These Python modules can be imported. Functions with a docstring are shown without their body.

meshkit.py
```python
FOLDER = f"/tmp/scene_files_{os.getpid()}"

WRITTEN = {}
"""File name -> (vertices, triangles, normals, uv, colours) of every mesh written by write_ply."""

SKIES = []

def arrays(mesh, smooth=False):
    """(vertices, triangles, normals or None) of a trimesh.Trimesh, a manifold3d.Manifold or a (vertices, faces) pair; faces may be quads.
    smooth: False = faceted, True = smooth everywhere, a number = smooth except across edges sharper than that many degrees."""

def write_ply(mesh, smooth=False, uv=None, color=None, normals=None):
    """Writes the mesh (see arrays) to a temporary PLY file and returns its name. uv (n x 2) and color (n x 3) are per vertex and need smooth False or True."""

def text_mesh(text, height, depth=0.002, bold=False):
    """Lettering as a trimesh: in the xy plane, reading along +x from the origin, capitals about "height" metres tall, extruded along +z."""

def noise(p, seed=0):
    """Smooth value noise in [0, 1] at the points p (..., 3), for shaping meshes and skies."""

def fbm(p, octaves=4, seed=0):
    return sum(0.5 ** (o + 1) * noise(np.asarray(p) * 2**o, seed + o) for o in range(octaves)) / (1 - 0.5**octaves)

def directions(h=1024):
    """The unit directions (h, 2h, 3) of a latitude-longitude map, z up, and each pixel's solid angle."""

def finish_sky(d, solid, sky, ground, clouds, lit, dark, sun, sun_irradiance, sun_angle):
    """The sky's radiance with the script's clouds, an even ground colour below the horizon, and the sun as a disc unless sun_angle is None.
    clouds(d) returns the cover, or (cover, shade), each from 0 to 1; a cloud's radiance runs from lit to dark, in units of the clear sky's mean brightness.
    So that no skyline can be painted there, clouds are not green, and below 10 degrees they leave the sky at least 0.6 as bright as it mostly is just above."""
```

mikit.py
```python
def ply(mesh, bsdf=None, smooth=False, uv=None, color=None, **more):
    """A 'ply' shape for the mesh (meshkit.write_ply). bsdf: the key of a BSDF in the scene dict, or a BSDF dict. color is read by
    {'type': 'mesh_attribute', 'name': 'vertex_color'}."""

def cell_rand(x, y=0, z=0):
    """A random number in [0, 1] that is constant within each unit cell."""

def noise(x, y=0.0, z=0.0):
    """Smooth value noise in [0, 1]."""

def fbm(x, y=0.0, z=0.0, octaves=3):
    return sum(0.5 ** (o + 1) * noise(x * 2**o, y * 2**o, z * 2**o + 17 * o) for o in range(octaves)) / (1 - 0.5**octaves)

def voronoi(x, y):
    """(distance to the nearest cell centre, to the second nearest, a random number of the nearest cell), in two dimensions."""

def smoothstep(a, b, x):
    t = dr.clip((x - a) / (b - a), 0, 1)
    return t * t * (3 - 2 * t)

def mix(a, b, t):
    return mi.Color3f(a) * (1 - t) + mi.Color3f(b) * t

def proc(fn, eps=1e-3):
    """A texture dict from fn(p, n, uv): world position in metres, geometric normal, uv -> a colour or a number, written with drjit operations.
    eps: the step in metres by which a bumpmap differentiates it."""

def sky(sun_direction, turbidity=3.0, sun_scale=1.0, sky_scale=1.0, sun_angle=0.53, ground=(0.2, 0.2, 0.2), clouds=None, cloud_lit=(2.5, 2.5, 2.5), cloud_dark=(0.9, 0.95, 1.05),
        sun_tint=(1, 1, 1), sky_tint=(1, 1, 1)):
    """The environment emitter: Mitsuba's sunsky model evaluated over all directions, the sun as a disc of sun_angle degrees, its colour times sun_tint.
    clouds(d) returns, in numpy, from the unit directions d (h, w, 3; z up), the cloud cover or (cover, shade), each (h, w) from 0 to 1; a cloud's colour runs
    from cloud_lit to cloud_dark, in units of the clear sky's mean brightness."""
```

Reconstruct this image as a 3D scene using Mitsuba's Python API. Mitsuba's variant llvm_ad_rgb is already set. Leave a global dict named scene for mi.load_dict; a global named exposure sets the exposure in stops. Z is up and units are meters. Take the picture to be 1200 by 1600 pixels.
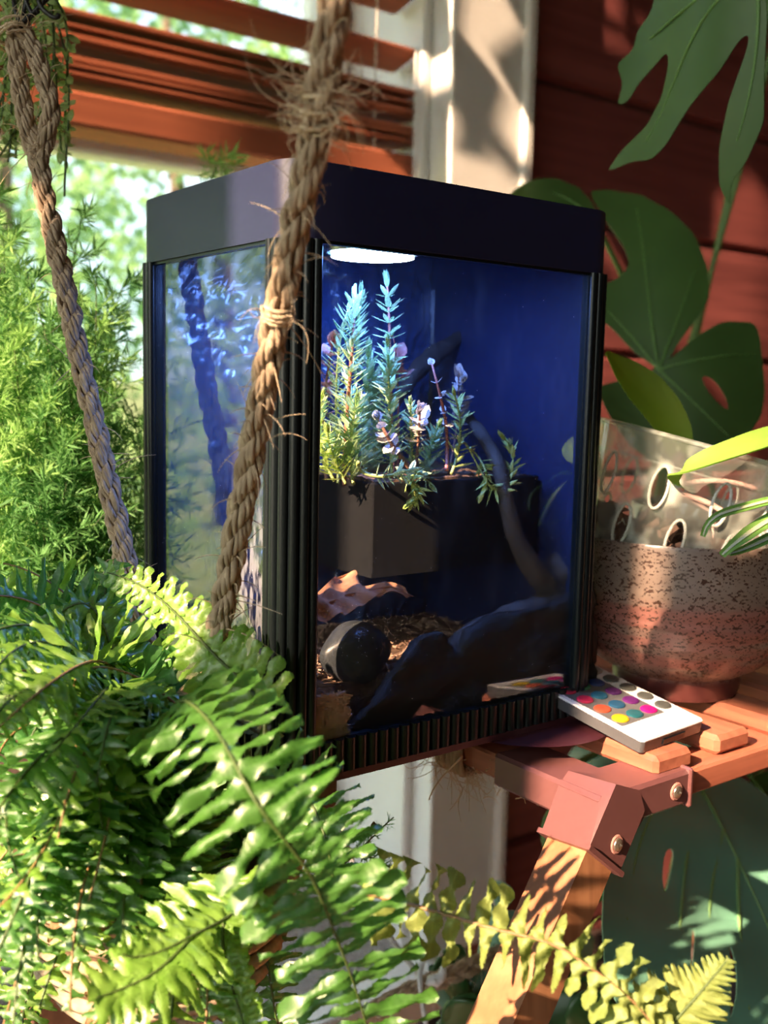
import math, random, numpy as np, trimesh, mitsuba as mi, drjit as dr, mikit, meshkit, manifold3d as m3
from mikit import proc, noise, fbm, voronoi, smoothstep, mix, cell_rand
from shapely.geometry import Polygon, Point, LineString, box as sbox
from shapely.ops import unary_union
from shapely import prepared
from scipy.spatial import Delaunay
from scipy.interpolate import CubicSpline

# ------------------------------------------------------------------ camera, sky, sun, exposure
rng = np.random.default_rng(7)
random.seed(7)
CAM = np.array([-0.20448626, -0.33653411, 0.16012324])
FWD = np.array([0.59469759, 0.79495315, -0.11993444])
RGT = np.array([0.80215957, -0.59668284, 0.02257452])
UPV = np.array([0.05361714, 0.10963157, 0.99252512])
FPX = 1617.0
T = mi.ScalarTransform4f
scene, labels = {}, {}
scene['camera'] = {'type': 'thinlens', 'fov': 2 * math.degrees(math.atan(600 / FPX)), 'fov_axis': 'x', 'aperture_radius': 0.0017, 'focus_distance': 0.425,
                   'near_clip': 0.02, 'far_clip': 200.0,
                   'to_world': T().look_at(origin=CAM.tolist(), target=(CAM + FWD).tolist(), up=UPV.tolist())}
exposure = 0.0
SUN = np.array([-0.84, -0.15, 0.52])
SUN /= np.linalg.norm(SUN)


def clouds(d):
    a = np.clip((np.sin(d[..., 0] * 9 + 2 * np.sin(d[..., 1] * 7)) * np.cos(d[..., 1] * 11 + 1.5 * d[..., 2]) + 0.35) * 0.8, 0, 1)
    return a * np.clip(d[..., 2] * 4, 0, 1)


SKY_SCALE, SUN_SCALE = 14.5, 18.0
scene['sky'] = mikit.sky(SUN, turbidity=3.5, sun_scale=SUN_SCALE, sky_scale=SKY_SCALE, clouds=clouds, sun_tint=(1.0, 0.87, 0.83), ground=(0.16, 0.2, 0.1))


# ------------------------------------------------------------------ helpers
def at(px, py, depth):
    """World point that the photograph's pixel shows at this distance along the view axis."""
    return CAM + depth * (FWD + (px - 600) / FPX * RGT - (py - 800) / FPX * UPV)


def ray(px, py):
    return FWD + (px - 600) / FPX * RGT - (py - 800) / FPX * UPV


def onp(px, py, axis, value):
    d = ray(px, py)
    return CAM + d * (value - CAM[axis]) / d[axis]


def on_x(px, py, v): return onp(px, py, 0, v)
def on_y(px, py, v): return onp(px, py, 1, v)
def on_z(px, py, v): return onp(px, py, 2, v)


used = {}


def numbered(key):
    n = used.get(key, 0)
    used[key] = n + 1
    return key if n == 0 else f'{key}_{n:03d}'


def thing(name, label, cat, group=None):
    key = numbered(name)
    labels[key] = {'label': label, 'category': cat}
    if group:
        labels[key]['group'] = group
    return key


def obj(name, mesh, mat, parent=None, smooth=False, label=None, kind=None, dct=None, uv=None, **more):
    key = numbered(f'{parent}__{name}' if parent else name)
    d = dict(dct) if dct is not None else mikit.ply(mesh, mat, smooth=smooth, uv=uv)
    d.update(more)
    scene[key] = d
    if label or kind:
        e = labels.setdefault(key, {})
        if label:
            e['label'] = label
        if kind:
            e['kind'] = kind
    return key


def tag(key, label=None, cat=None, group=None, kind=None):
    e = labels.setdefault(key, {})
    for a, b in (('label', label), ('category', cat), ('group', group), ('kind', kind)):
        if b:
            e[a] = b
    return key


def cat(*ms):
    ms = [m for m in ms if m is not None]
    V, F, n = [], [], 0
    for m in ms:
        v, f = (m.vertices, m.faces) if hasattr(m, 'vertices') else m
        V.append(np.asarray(v)); F.append(np.asarray(f) + n); n += len(v)
    return trimesh.Trimesh(np.vstack(V), np.vstack(F), process=False)


def bx(x0, x1, y0, y1, z0, z1, b=0.0):
    """Box, with chamfered edges when b > 0."""
    if b <= 0:
        m = trimesh.creation.box(extents=(x1 - x0, y1 - y0, z1 - z0))
        m.apply_translation(((x0 + x1) / 2, (y0 + y1) / 2, (z0 + z1) / 2))
        return m
    pts = []
    for sx, sy, sz in np.ndindex(2, 2, 2):
        c = np.array([(x0, x1)[sx], (y0, y1)[sy], (z0, z1)[sz]])
        s = np.array([1 - 2 * sx, 1 - 2 * sy, 1 - 2 * sz]) * b
        pts += [c + s * k for k in ((0, 1, 1), (1, 0, 1), (1, 1, 0))]
    return trimesh.Trimesh(*hull_arrays(np.array(pts)), process=False)


def hull_arrays(p):
    m = m3.Manifold.hull_points(np.asarray(p, np.float32)).to_mesh()
    return m.vert_properties[:, :3], m.tri_verts


def hull(p):
    return trimesh.Trimesh(*hull_arrays(p), process=False)


def extr(poly, z0, z1):
    m = trimesh.creation.extrude_polygon(poly, z1 - z0)
    m.apply_translation((0, 0, z0))
    return m


def spline(pts, n):
    p = np.asarray(pts, float)
    s = np.r_[0, np.cumsum(np.linalg.norm(np.diff(p, axis=0), axis=1))]
    return CubicSpline(s, p)(np.linspace(0, s[-1], n)) if len(p) > 2 else p[0] + (p[1] - p[0]) * np.linspace(0, 1, n)[:, None]


def frames(p, ref=(0.13, 0.2, 1.0)):
    t = np.gradient(p, axis=0)
    t /= np.linalg.norm(t, axis=1, keepdims=True) + 1e-12
    a = np.zeros_like(p)
    r = np.cross(t[0], ref)
    if np.linalg.norm(r) < 1e-3:
        r = np.cross(t[0], (1, 0, 0))
    a[0] = r / np.linalg.norm(r)
    for i in range(1, len(p)):
        r = a[i - 1] - t[i] * (a[i - 1] @ t[i])
        a[i] = r / np.linalg.norm(r)
    return t, a, np.cross(t, a)


def tube(p, r, sides=6, cap=True):
    p = np.asarray(p, float)
    n = len(p)
    r = np.broadcast_to(np.asarray(r, float), (n,))
    t, a, b = frames(p)
    ang = np.arange(sides) * 2 * np.pi / sides
    v = p[:, None] + r[:, None, None] * (np.cos(ang)[None, :, None] * a[:, None] + np.sin(ang)[None, :, None] * b[:, None])
    i, j = np.meshgrid(np.arange(n - 1), np.arange(sides), indexing='ij')
    k = (j + 1) % sides
    q = np.stack([i * sides + j, i * sides + k, (i + 1) * sides + k, (i + 1) * sides + j], -1).reshape(-1, 4)
    f = np.vstack([q[:, [0, 1, 2]], q[:, [0, 2, 3]]])
    v = v.reshape(-1, 3)
    if cap:
        m = len(v)
        v = np.vstack([v, p[0], p[-1]])
        jj = np.arange(sides)
        kk = (jj + 1) % sides
        f = np.vstack([f, np.stack([np.full(sides, m), kk, jj], 1), np.stack([np.full(sides, m + 1), (n - 1) * sides + jj, (n - 1) * sides + kk], 1)])
    return trimesh.Trimesh(v, f, process=False)


def lathe(prof, center=(0, 0, 0), sec=48):
    m = trimesh.creation.revolve(np.asarray(prof, float), sections=sec)
    m.apply_translation(center)
    return m


def rounded(poly, r):
    return poly.buffer(-r).buffer(r, quad_segs=8)


def xform(m, M):
    m = m.copy()
    m.apply_transform(M)
    return m


def basis(o, x, y, z):
    M = np.eye(4)
    M[:3, 0], M[:3, 1], M[:3, 2], M[:3, 3] = x, y, z, o
    return M


def unit(v):
    v = np.asarray(v, float)
    return v / (np.linalg.norm(v) + 1e-12)


def ribbon(pts, widths, nrm, n=24, fold=0.25, thick=0.0006, wave=0.0):
    """A strap leaf: curved along pts, V-folded across, with thickness."""
    p = spline(pts, n)
    t = np.gradient(p, axis=0)
    t /= np.linalg.norm(t, axis=1, keepdims=True)
    nn = np.asarray(nrm, float)
    if nn.ndim == 1:
        nn = np.repeat(nn[None], n, 0)
    s = np.cross(t, nn)
    s /= np.linalg.norm(s, axis=1, keepdims=True)
    up = np.cross(s, t)
    w = np.interp(np.linspace(0, 1, n), np.linspace(0, 1, len(widths)), widths)
    k = 7
    u = np.linspace(-1, 1, k)
    v = p[:, None] + s[:, None] * (w[:, None, None] * u[None, :, None]) + up[:, None] * (fold * w[:, None] * np.abs(u)[None] ** 1.5 + wave * np.sin(np.arange(n) * 0.9)[:, None] * u[None])[..., None]
    return sheet(v, up, thick)


def sheet(v, up, thick):
    n, k = v.shape[:2]
    lo = (v - up[:, None] * thick if up.ndim == 2 else v - up * thick).reshape(-1, 3)
    i, j = np.meshgrid(np.arange(n - 1), np.arange(k - 1), indexing='ij')
    q = np.stack([i * k + j, i * k + j + 1, (i + 1) * k + j + 1, (i + 1) * k + j], -1).reshape(-1, 4)
    f = np.vstack([q[:, [0, 1, 2]], q[:, [0, 2, 3]]])
    m = n * k
    loop = np.r_[np.arange(k), np.arange(1, n) * k + k - 1, (n - 1) * k + np.arange(k - 2, -1, -1), np.arange(n - 2, 0, -1) * k]
    l2 = np.roll(loop, -1)
    side = np.vstack([np.stack([loop, l2 + m, l2], 1), np.stack([loop, loop + m, l2 + m], 1)])
    return trimesh.Trimesh(np.vstack([v.reshape(-1, 3), lo]), np.vstack([f, f[:, ::-1] + m, side]), process=False)


def traced(poly_px, anchors, holes=(), step=0.006, disp=None, thick=0.0006):
    """A big leaf from its outline: put on the plane through three anchors (pixel, depth), bent by disp(u, v), given thickness.
    Returns the mesh and a function pixel -> point on the bent leaf."""
    A = [at(*a) for a in anchors]
    nrm = unit(np.cross(A[1] - A[0], A[2] - A[0]))
    if nrm @ FWD > 0:
        nrm = -nrm
    eu = unit(A[1] - A[0])
    ev = np.cross(nrm, eu)

    def to2(px, py):
        d = ray(px, py)
        P = CAM + d * ((A[0] - CAM) @ nrm) / (d @ nrm)
        return np.array([(P - A[0]) @ eu, (P - A[0]) @ ev])

    def smoothring(q):
        p = np.array([to2(*a) for a in q])
        p = np.vstack([p, p[:1]])
        s = np.r_[0, np.cumsum(np.linalg.norm(np.diff(p, axis=0), axis=1))]
        n = max(12, int(s[-1] / (step * 0.6)))
        lin = np.stack([np.interp(np.linspace(0, s[-1], n, endpoint=False), s, p[:, k]) for k in (0, 1)], 1)
        for _ in range(2):
            lin = 0.5 * lin + 0.25 * (np.roll(lin, 1, 0) + np.roll(lin, -1, 0))
        return lin

    ring = smoothring(poly_px)
    hr = [smoothring(h) for h in holes]
    poly = Polygon(ring, hr).buffer(0)
    if poly.geom_type != 'Polygon':
        poly = max(poly.geoms, key=lambda g: g.area)
    x0, y0, x1, y1 = poly.bounds
    gx, gy = np.meshgrid(np.arange(x0, x1, step), np.arange(y0, y1, step * 0.866))
    gx = gx + (np.arange(gx.shape[0]) % 2)[:, None] * step / 2
    inner = prepared.prep(poly.buffer(-step * 0.45))
    pts = [q for q in np.stack([gx.ravel(), gy.ravel()], 1) if inner.contains(Point(q))]
    P = np.vstack([ring, *hr, np.array(pts).reshape(-1, 2)])
    tri = Delaunay(P).simplices
    pp = prepared.prep(poly.buffer(1e-6))
    tri = np.array([t for t in tri if pp.contains(Point(P[t].mean(0)))])
    a, b, c = P[tri[:, 0]], P[tri[:, 1]], P[tri[:, 2]]
    flip = ((b - a)[:, 0] * (c - a)[:, 1] - (b - a)[:, 1] * (c - a)[:, 0]) < 0
    tri[flip] = tri[flip][:, ::-1]
    dz = disp(P[:, 0], P[:, 1]) if disp else np.zeros(len(P))
    V = A[0] + P[:, :1] * eu + P[:, 1:] * ev + dz[:, None] * nrm
    n = len(V)
    e = np.sort(np.vstack([tri[:, [0, 1]], tri[:, [1, 2]], tri[:, [2, 0]]]), axis=1)
    eo = np.vstack([tri[:, [0, 1]], tri[:, [1, 2]], tri[:, [2, 0]]])
    _, inv, cnt = np.unique(e, axis=0, return_inverse=True, return_counts=True)
    eb = eo[cnt[inv.ravel()] == 1]
    side = np.vstack([np.stack([eb[:, 0], eb[:, 0] + n, eb[:, 1] + n], 1), np.stack([eb[:, 0], eb[:, 1] + n, eb[:, 1]], 1)])
    mesh = trimesh.Trimesh(np.vstack([V, V - thick * nrm]), np.vstack([tri, tri[:, ::-1] + n, side]), process=False)

    def lift(px, py, off=0.0):
        q = to2(px, py)
        dd = disp(np.array([q[0]]), np.array([q[1]]))[0] if disp else 0
        return A[0] + q[0] * eu + q[1] * ev + (dd + off) * nrm

    return mesh, lift, to2


def noisy(m, amp, freq, seed=0.0):
    v = np.asarray(m.vertices)
    n = np.asarray(m.vertex_normals)
    q = v * freq + seed
    d = np.array([meshkit.fbm(q)]).ravel() if NOISE_OK else 0
    m.vertices = v + n * ((d - 0.5) * 2 * amp)[:, None]
    return m


NOISE_OK = hasattr(meshkit, 'fbm')


# ------------------------------------------------------------------ materials
def rgb(c): return {'type': 'rgb', 'value': [float(x) for x in c]}


def pr(key, color, rough=0.5, spec=0.5, two=True, **k):
    b = {'type': 'principled', 'base_color': color if isinstance(color, dict) else rgb(color), 'roughness': rough, 'specular': spec, **k}
    scene[key] = {'type': 'twosided', 'b': b} if two else b
    return key


def waxy(leaf, weight, alpha):
    """A thin leaf under a glossy skin."""
    return {'type': 'blendbsdf', 'weight': weight, 'a': leaf, 'b': {'type': 'twosided', 'c': {'type': 'roughconductor', 'material': 'none', 'alpha': alpha, 'distribution': 'ggx'}}}


def leafmat(key, c1, c2, freq=60.0, trans=0.9, rough=0.4, tip=None):
    def fn(p, n, uv):
        return mix(c1, c2, noise(p.x * freq, p.y * freq, p.z * freq))
    scene[key] = waxy({'type': 'principledthin', 'base_color': proc(fn), 'roughness': 0.5, 'diff_trans': trans, 'eta': 1.45, 'spec_trans': 0.0}, 0.022, rough)
    return key


def fernmat(key, c1, c2, trans=1.1, rough=0.17):
    """Pinna: pale midrib, faint side veins, patchy green."""
    def fn(p, n, uv):
        a = dr.abs(uv.y - 0.5)
        c = mix(c1, c2, noise(p.x * 70, p.y * 70, p.z * 70))
        c = c * (0.86 + 0.28 * noise(p.x * 420, p.y * 420, p.z * 420))
        c = c * (0.90 + 0.14 * dr.sin(uv.x * 95 - a * 60))
        return mix(c, mi.Color3f(c2) * 1.25 + 0.03, 0.55 * (1 - smoothstep(0.015, 0.05, a)))
    scene[key] = waxy({'type': 'principledthin', 'base_color': proc(fn), 'roughness': 0.5, 'diff_trans': trans, 'eta': 1.5, 'spec_trans': 0.0}, 0.06, rough)
    return key


def wood(key, c1, c2, axis, freq=180.0, rough=0.55, spec=0.4):
    """Grain that runs along one axis."""
    def fn(p, n, uv):
        q = [p.x, p.y, p.z]
        s = [freq * 0.06 if i == axis else freq for i in range(3)]
        g = fbm(q[0] * s[0], q[1] * s[1], q[2] * s[2], 3)
        w = noise(q[0] * s[0] * 0.25, q[1] * s[1] * 0.25, q[2] * s[2] * 0.25)
        return mix(c1, c2, smoothstep(0.25, 0.75, 0.6 * g + 0.4 * w))
    return pr(key, proc(fn), rough, spec)
pr('m_white', (0.74, 0.73, 0.70), 0.45)
pr('m_ceiling', (0.70, 0.66, 0.60), 0.8)
pr('m_floor', (0.10, 0.05, 0.03), 0.5)
wood('m_wall', (0.24, 0.070, 0.066), (0.15, 0.043, 0.042), 0, 90.0, 0.42, 0.45)
wood('m_wall_b', (0.22, 0.062, 0.058), (0.16, 0.045, 0.044), 0, 120.0, 0.42, 0.45)
wood('m_room', (0.085, 0.035, 0.024), (0.05, 0.02, 0.015), 0, 60.0, 0.5, 0.3)
wood('m_blind', (0.36, 0.115, 0.06), (0.27, 0.08, 0.043), 0, 120.0, 0.6, 0.15)
pr('m_black', (0.005, 0.008, 0.010), 0.3, 0.38)
pr('m_lid_glow', (0.013, 0.016, 0.050), 0.42, 0.55)  # black lid; the lamp's blue glow is put into its colour
pr('m_maroon', (0.045, 0.012, 0.018), 0.4)
scene['m_pane'] = {'type': 'thindielectric', 'int_ior': 1.5, 'ext_ior': 1.0}


def dusty(p, n, uv):
    s = smoothstep(0.55, 0.85, fbm(p.x * 70 + p.y * 30, p.y * 60, p.z * 26, 3))
    m = mi.Float(p.x < 0.006) * dr.exp(-dr.square((p.y - 0.032) / 0.026) - dr.square((p.z - 0.082) / 0.036))
    return 0.004 + 0.022 * s + 0.42 * m * smoothstep(0.38, 0.72, fbm(p.y * 420, p.z * 150, 0, 3))


scene['m_tank_glass'] = {'type': 'blendbsdf', 'weight': proc(dusty), 'a': {'type': 'thindielectric', 'int_ior': 1.5, 'ext_ior': 1.0},
                         'b': {'type': 'principledthin', 'base_color': rgb((0.7, 0.72, 0.75)), 'roughness': 0.9, 'diff_trans': 1.1, 'eta': 1.3, 'spec_trans': 0.0}}

# ------------------------------------------------------------------ the room: everything in metres, z = 0 on the slatted table
YW = 0.55
XJ = 0.5186            # right jamb of the window
FLOOR, CEIL = -0.62, 2.10
XL, XR, YF = -1.25, 1.7, -1.6

tag(obj('floor', bx(XL - 0.1, XR + 0.1, YF - 0.1, YW + 0.3, FLOOR - 0.05, FLOOR), 'm_floor'), kind='structure')
tag(obj('ceiling', bx(XL - 0.1, XR + 0.1, YF - 0.1, YW + 0.3, CEIL, CEIL + 0.05), 'm_ceiling'), kind='structure')
tag(obj('wall_right', bx(XR, XR + 0.1, YF - 0.1, YW + 0.3, FLOOR, CEIL), 'm_room'), kind='structure')
tag(obj('wall_front', bx(XL - 0.1, XR, YF - 0.1, YF, FLOOR, CEIL), 'm_room'), kind='structure')
# wall behind the tank: a core right of the window and below the sill, clad with planks
wb = obj('wall_back', cat(bx(XJ + 0.02, XR, YW + 0.004, YW + 0.28, FLOOR, CEIL), bx(XL - 0.1, XJ + 0.02, YW + 0.004, YW + 0.28, FLOOR, -0.50), bx(XL - 0.1, XJ + 0.02, YW + 0.004, YW + 0.28, 1.15, CEIL)), 'm_room')
tag(wb, kind='structure')
g0 = on_y(820, 120, YW)[2]
PW = g0 - on_y(820, 337, YW)[2]
for k in range(-8, 9):
    za, zb = g0 + (k - 1) * PW, g0 + k * PW
    za, zb = max(za, FLOOR), min(zb, CEIL)
    if zb - za < 0.02:
        continue
    e = 0.006
    pl = hull([(x, y, z) for x in (XJ + 0.06, XR) for y, z in ((YW + 0.006, za + 0.001), (YW + 0.006, zb - 0.001), (YW - 0.006, za + 0.001 + e), (YW - 0.006, zb - 0.001 - e))])
    obj('plank', pl, 'm_wall' if k % 2 else 'm_wall_b', wb)

WA, WB, YA, YB0 = 1.22, 1.12, -0.178, 0.09    # head of the near window, sill of the high one
# unseen left wall with windows; openings and post are shaped to aim the sun
wl = obj('wall_left', cat(bx(XL - 0.12, XL, YF, YA, FLOOR, -0.10), bx(XL - 0.12, XL, YF, YA, WA, CEIL), bx(XL - 0.12, XL, YF, -1.30, -0.10, WA), bx(XL - 0.09, XL - 0.03, -0.271, -0.237, 0.80, WA),
                          bx(XL - 0.12, XL, YA, YW + 0.28, FLOOR, -0.10), bx(XL - 0.12, XL, 0.17, YW + 0.28, -0.10, 1.10), bx(XL - 0.12, XL, YA, -0.08, 0.90, WB), bx(XL - 0.12, XL, -0.08, YW + 0.28, 1.10, WB), bx(XL - 0.12, XL, YA, YB0, WB, CEIL), bx(XL - 0.12, XL, 0.47, YW + 0.28, WB, CEIL), bx(XL - 0.12, XL, YB0, 0.47, 2.0, CEIL)), 'm_white')
tag(wl, kind='structure')
for y0, y1, za, zb_, zs in ((-1.30, YA, -0.10, WA, (0.35,)), (YB0, 0.47, WB, 2.0, (1.61,)), (YA, -0.08, -0.10, 0.90, (0.35,)), (-0.08, 0.17, -0.10, 1.10, (0.35,))):
    w = obj('window_2', cat(bx(XL - 0.10, XL - 0.06, y0, y0 + 0.012, za, zb_, 0.003), bx(XL - 0.10, XL - 0.06, y1 - 0.012, y1, za, zb_, 0.003),
                            bx(XL - 0.10, XL - 0.06, y0, y1, za, za + 0.04, 0.003), bx(XL - 0.10, XL - 0.06, y0, y1, zb_ - 0.04, zb_, 0.003)), 'm_white')
    tag(w, kind='structure')
    obj('muntin', bx(XL - 0.09, XL - 0.07, (y0 + y1) / 2 - 0.011, (y0 + y1) / 2 + 0.011, za + 0.03, zb_ - 0.03), 'm_white', w)
    for zz in zs:
        obj('muntin', bx(XL - 0.09, XL - 0.07, y0, y1, zz - 0.009, zz + 0.009), 'm_white', w)
    obj('pane', trimesh.Trimesh([(XL - 0.08, y0 + 0.02, za + 0.02), (XL - 0.08, y1 - 0.02, za + 0.02), (XL - 0.08, y1 - 0.02, zb_ - 0.02), (XL - 0.08, y0 + 0.02, zb_ - 0.02)], [(0, 1, 2), (0, 2, 3)], process=False), 'm_pane', w)

rs = thing('added_shade', 'added white roller shade, unseen, blocking sun at the left window', 'shade')  # added out of view; its bands and gap set where sun falls
obj('cloth', bx(XL + 0.012, XL + 0.0135, -1.30, -0.272, 0.935, 1.0), 'm_white', rs)
obj('valance', bx(XL + 0.012, XL + 0.0135, -1.30, -0.272, 1.075, 1.25), 'm_white', rs)
for yy in (-1.2, -0.75, -0.32):
    obj('cord', tube([(XL + 0.013, yy, 0.99), (XL + 0.013, yy, 1.26)], 0.001, 5), 'm_white', rs)
obj('weight_bar', bx(XL + 0.009, XL + 0.017, -1.30, -0.272, 0.925, 0.935, 0.001), 'm_white', rs)
obj('roller', tube([(XL + 0.03, -1.31, 1.26), (XL + 0.03, -0.275, 1.26)], 0.022, 16), 'm_white', rs, True)
# the window behind the tank
SZ = -0.50
win = obj('window_1', cat(bx(XJ, XJ + 0.02, YW - 0.002, YW + 0.24, SZ, 1.15), bx(-0.9, XJ, YW + 0.004, YW + 0.24, 1.13, 1.15), bx(-0.92, -0.9, YW, YW + 0.24, SZ, 1.15)), 'm_white', smooth=False)
tag(win, kind='structure')
zr0, zr1 = on_y(180, 252, 0.735)[2], on_y(180, 207, 0.735)[2]
obj('sash_stile', bx(XJ - 0.045, XJ - 0.001, YW + 0.165, YW + 0.205, SZ + 0.02, 1.13, 0.003), 'm_white', win)
obj('sash_rail', bx(-0.9, XJ - 0.045, YW + 0.165, YW + 0.205, zr0, zr1, 0.004), 'm_white', win)
obj('sash_rail', bx(-0.9, XJ - 0.045, YW + 0.165, YW + 0.205, SZ, SZ + 0.05, 0.004), 'm_white', win)
obj('jamb_stop', bx(XJ - 0.012, XJ - 0.0005, YW + 0.012, YW + 0.030, SZ, 1.13, 0.002), 'm_white', win)
p = mikit.ply(trimesh.Trimesh([(-0.9, YW + 0.185, SZ), (XJ - 0.02, YW + 0.185, SZ), (XJ - 0.02, YW + 0.185, 1.13), (-0.9, YW + 0.185, 1.13)], [(0, 1, 2), (0, 2, 3)], process=False), 'm_pane')
obj('pane', None, None, win, dct=p)
cs = obj('trim_1', extr(rounded(sbox(XJ + 0.0, YW - 0.022, XJ + 0.102, YW - 0.0), 0.003), SZ - 0.0, 1.25), 'm_white')
tag(cs, kind='structure')
tag(obj('trim_2', bx(XJ + 0.100, XJ + 0.114, YW - 0.030, YW + 0.0, SZ - 0.02, 1.25, 0.003), 'm_white'), kind='structure')
tag(obj('trim_3', cat(bx(-0.95, XJ + 0.05, YW - 0.05, YW + 0.24, SZ - 0.022, SZ, 0.003), bx(-0.95, XJ + 0.03, YW - 0.02, YW, SZ - 0.10, SZ - 0.022, 0.003)), 'm_white'), kind='structure')

# ------------------------------------------------------------------ wooden blind, drawn up into a stack
bl = thing('window_blind', 'red-brown wooden slatted blind drawn up into a stack across the window', 'blind')
YB = YW + 0.052
zb = lambda py: on_y(350, py, YB - 0.024)[2]
zs1, zs0, zbot = zb(80), zb(182), zb(236)
XB0, XB1 = -0.86, XJ - 0.004
slat = extr(rounded(sbox(XB0, YB - 0.024, XB1, YB + 0.024), 0.004), -0.0013, 0.0013)
sd = mikit.ply(slat, 'm_blind')
ns = 11
for k in range(ns):
    z = zs0 + (zs1 - zs0) * (k + 0.5) / ns + rng.uniform(-0.0008, 0.0008)
    obj('slat', None, None, bl, dct=sd, to_world=T().translate([0, rng.uniform(-0.003, 0.003), float(z)]).rotate([1, 0, 0], float(rng.uniform(-1.5, 1.5))))
obj('bottom_rail', bx(XB0, XB1, YB - 0.025, YB + 0.025, zbot, zs0 - 0.002, 0.003), 'm_blind', bl)
obj('top_slat', bx(XB0, XB1, YB - 0.025, YB + 0.025, zs1 + 0.001, zs1 + 0.006, 0.001), 'm_blind', bl)
zu = on_y(598, 73, YB - 0.024)[2]
for k in range(9):
    obj('slat', None, None, bl, dct=sd, to_world=T().translate([0, YB, float(zu + k * 0.062)]).rotate([1, 0, 0], -14.0).translate([0, -YB, 0]))
obj('head_rail', bx(XB0, XB1, YB - 0.03, YB + 0.03, 1.06, 1.12, 0.003), 'm_blind', bl)
pr('m_cord', (0.55, 0.5, 0.42), 0.8)
for x in (XJ - 0.06, 0.10, -0.4):
    obj('cord', tube([(x, YB - 0.02, zbot), (x, YB - 0.02, 1.07)], 0.0011, 5), 'm_cord', bl)

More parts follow.
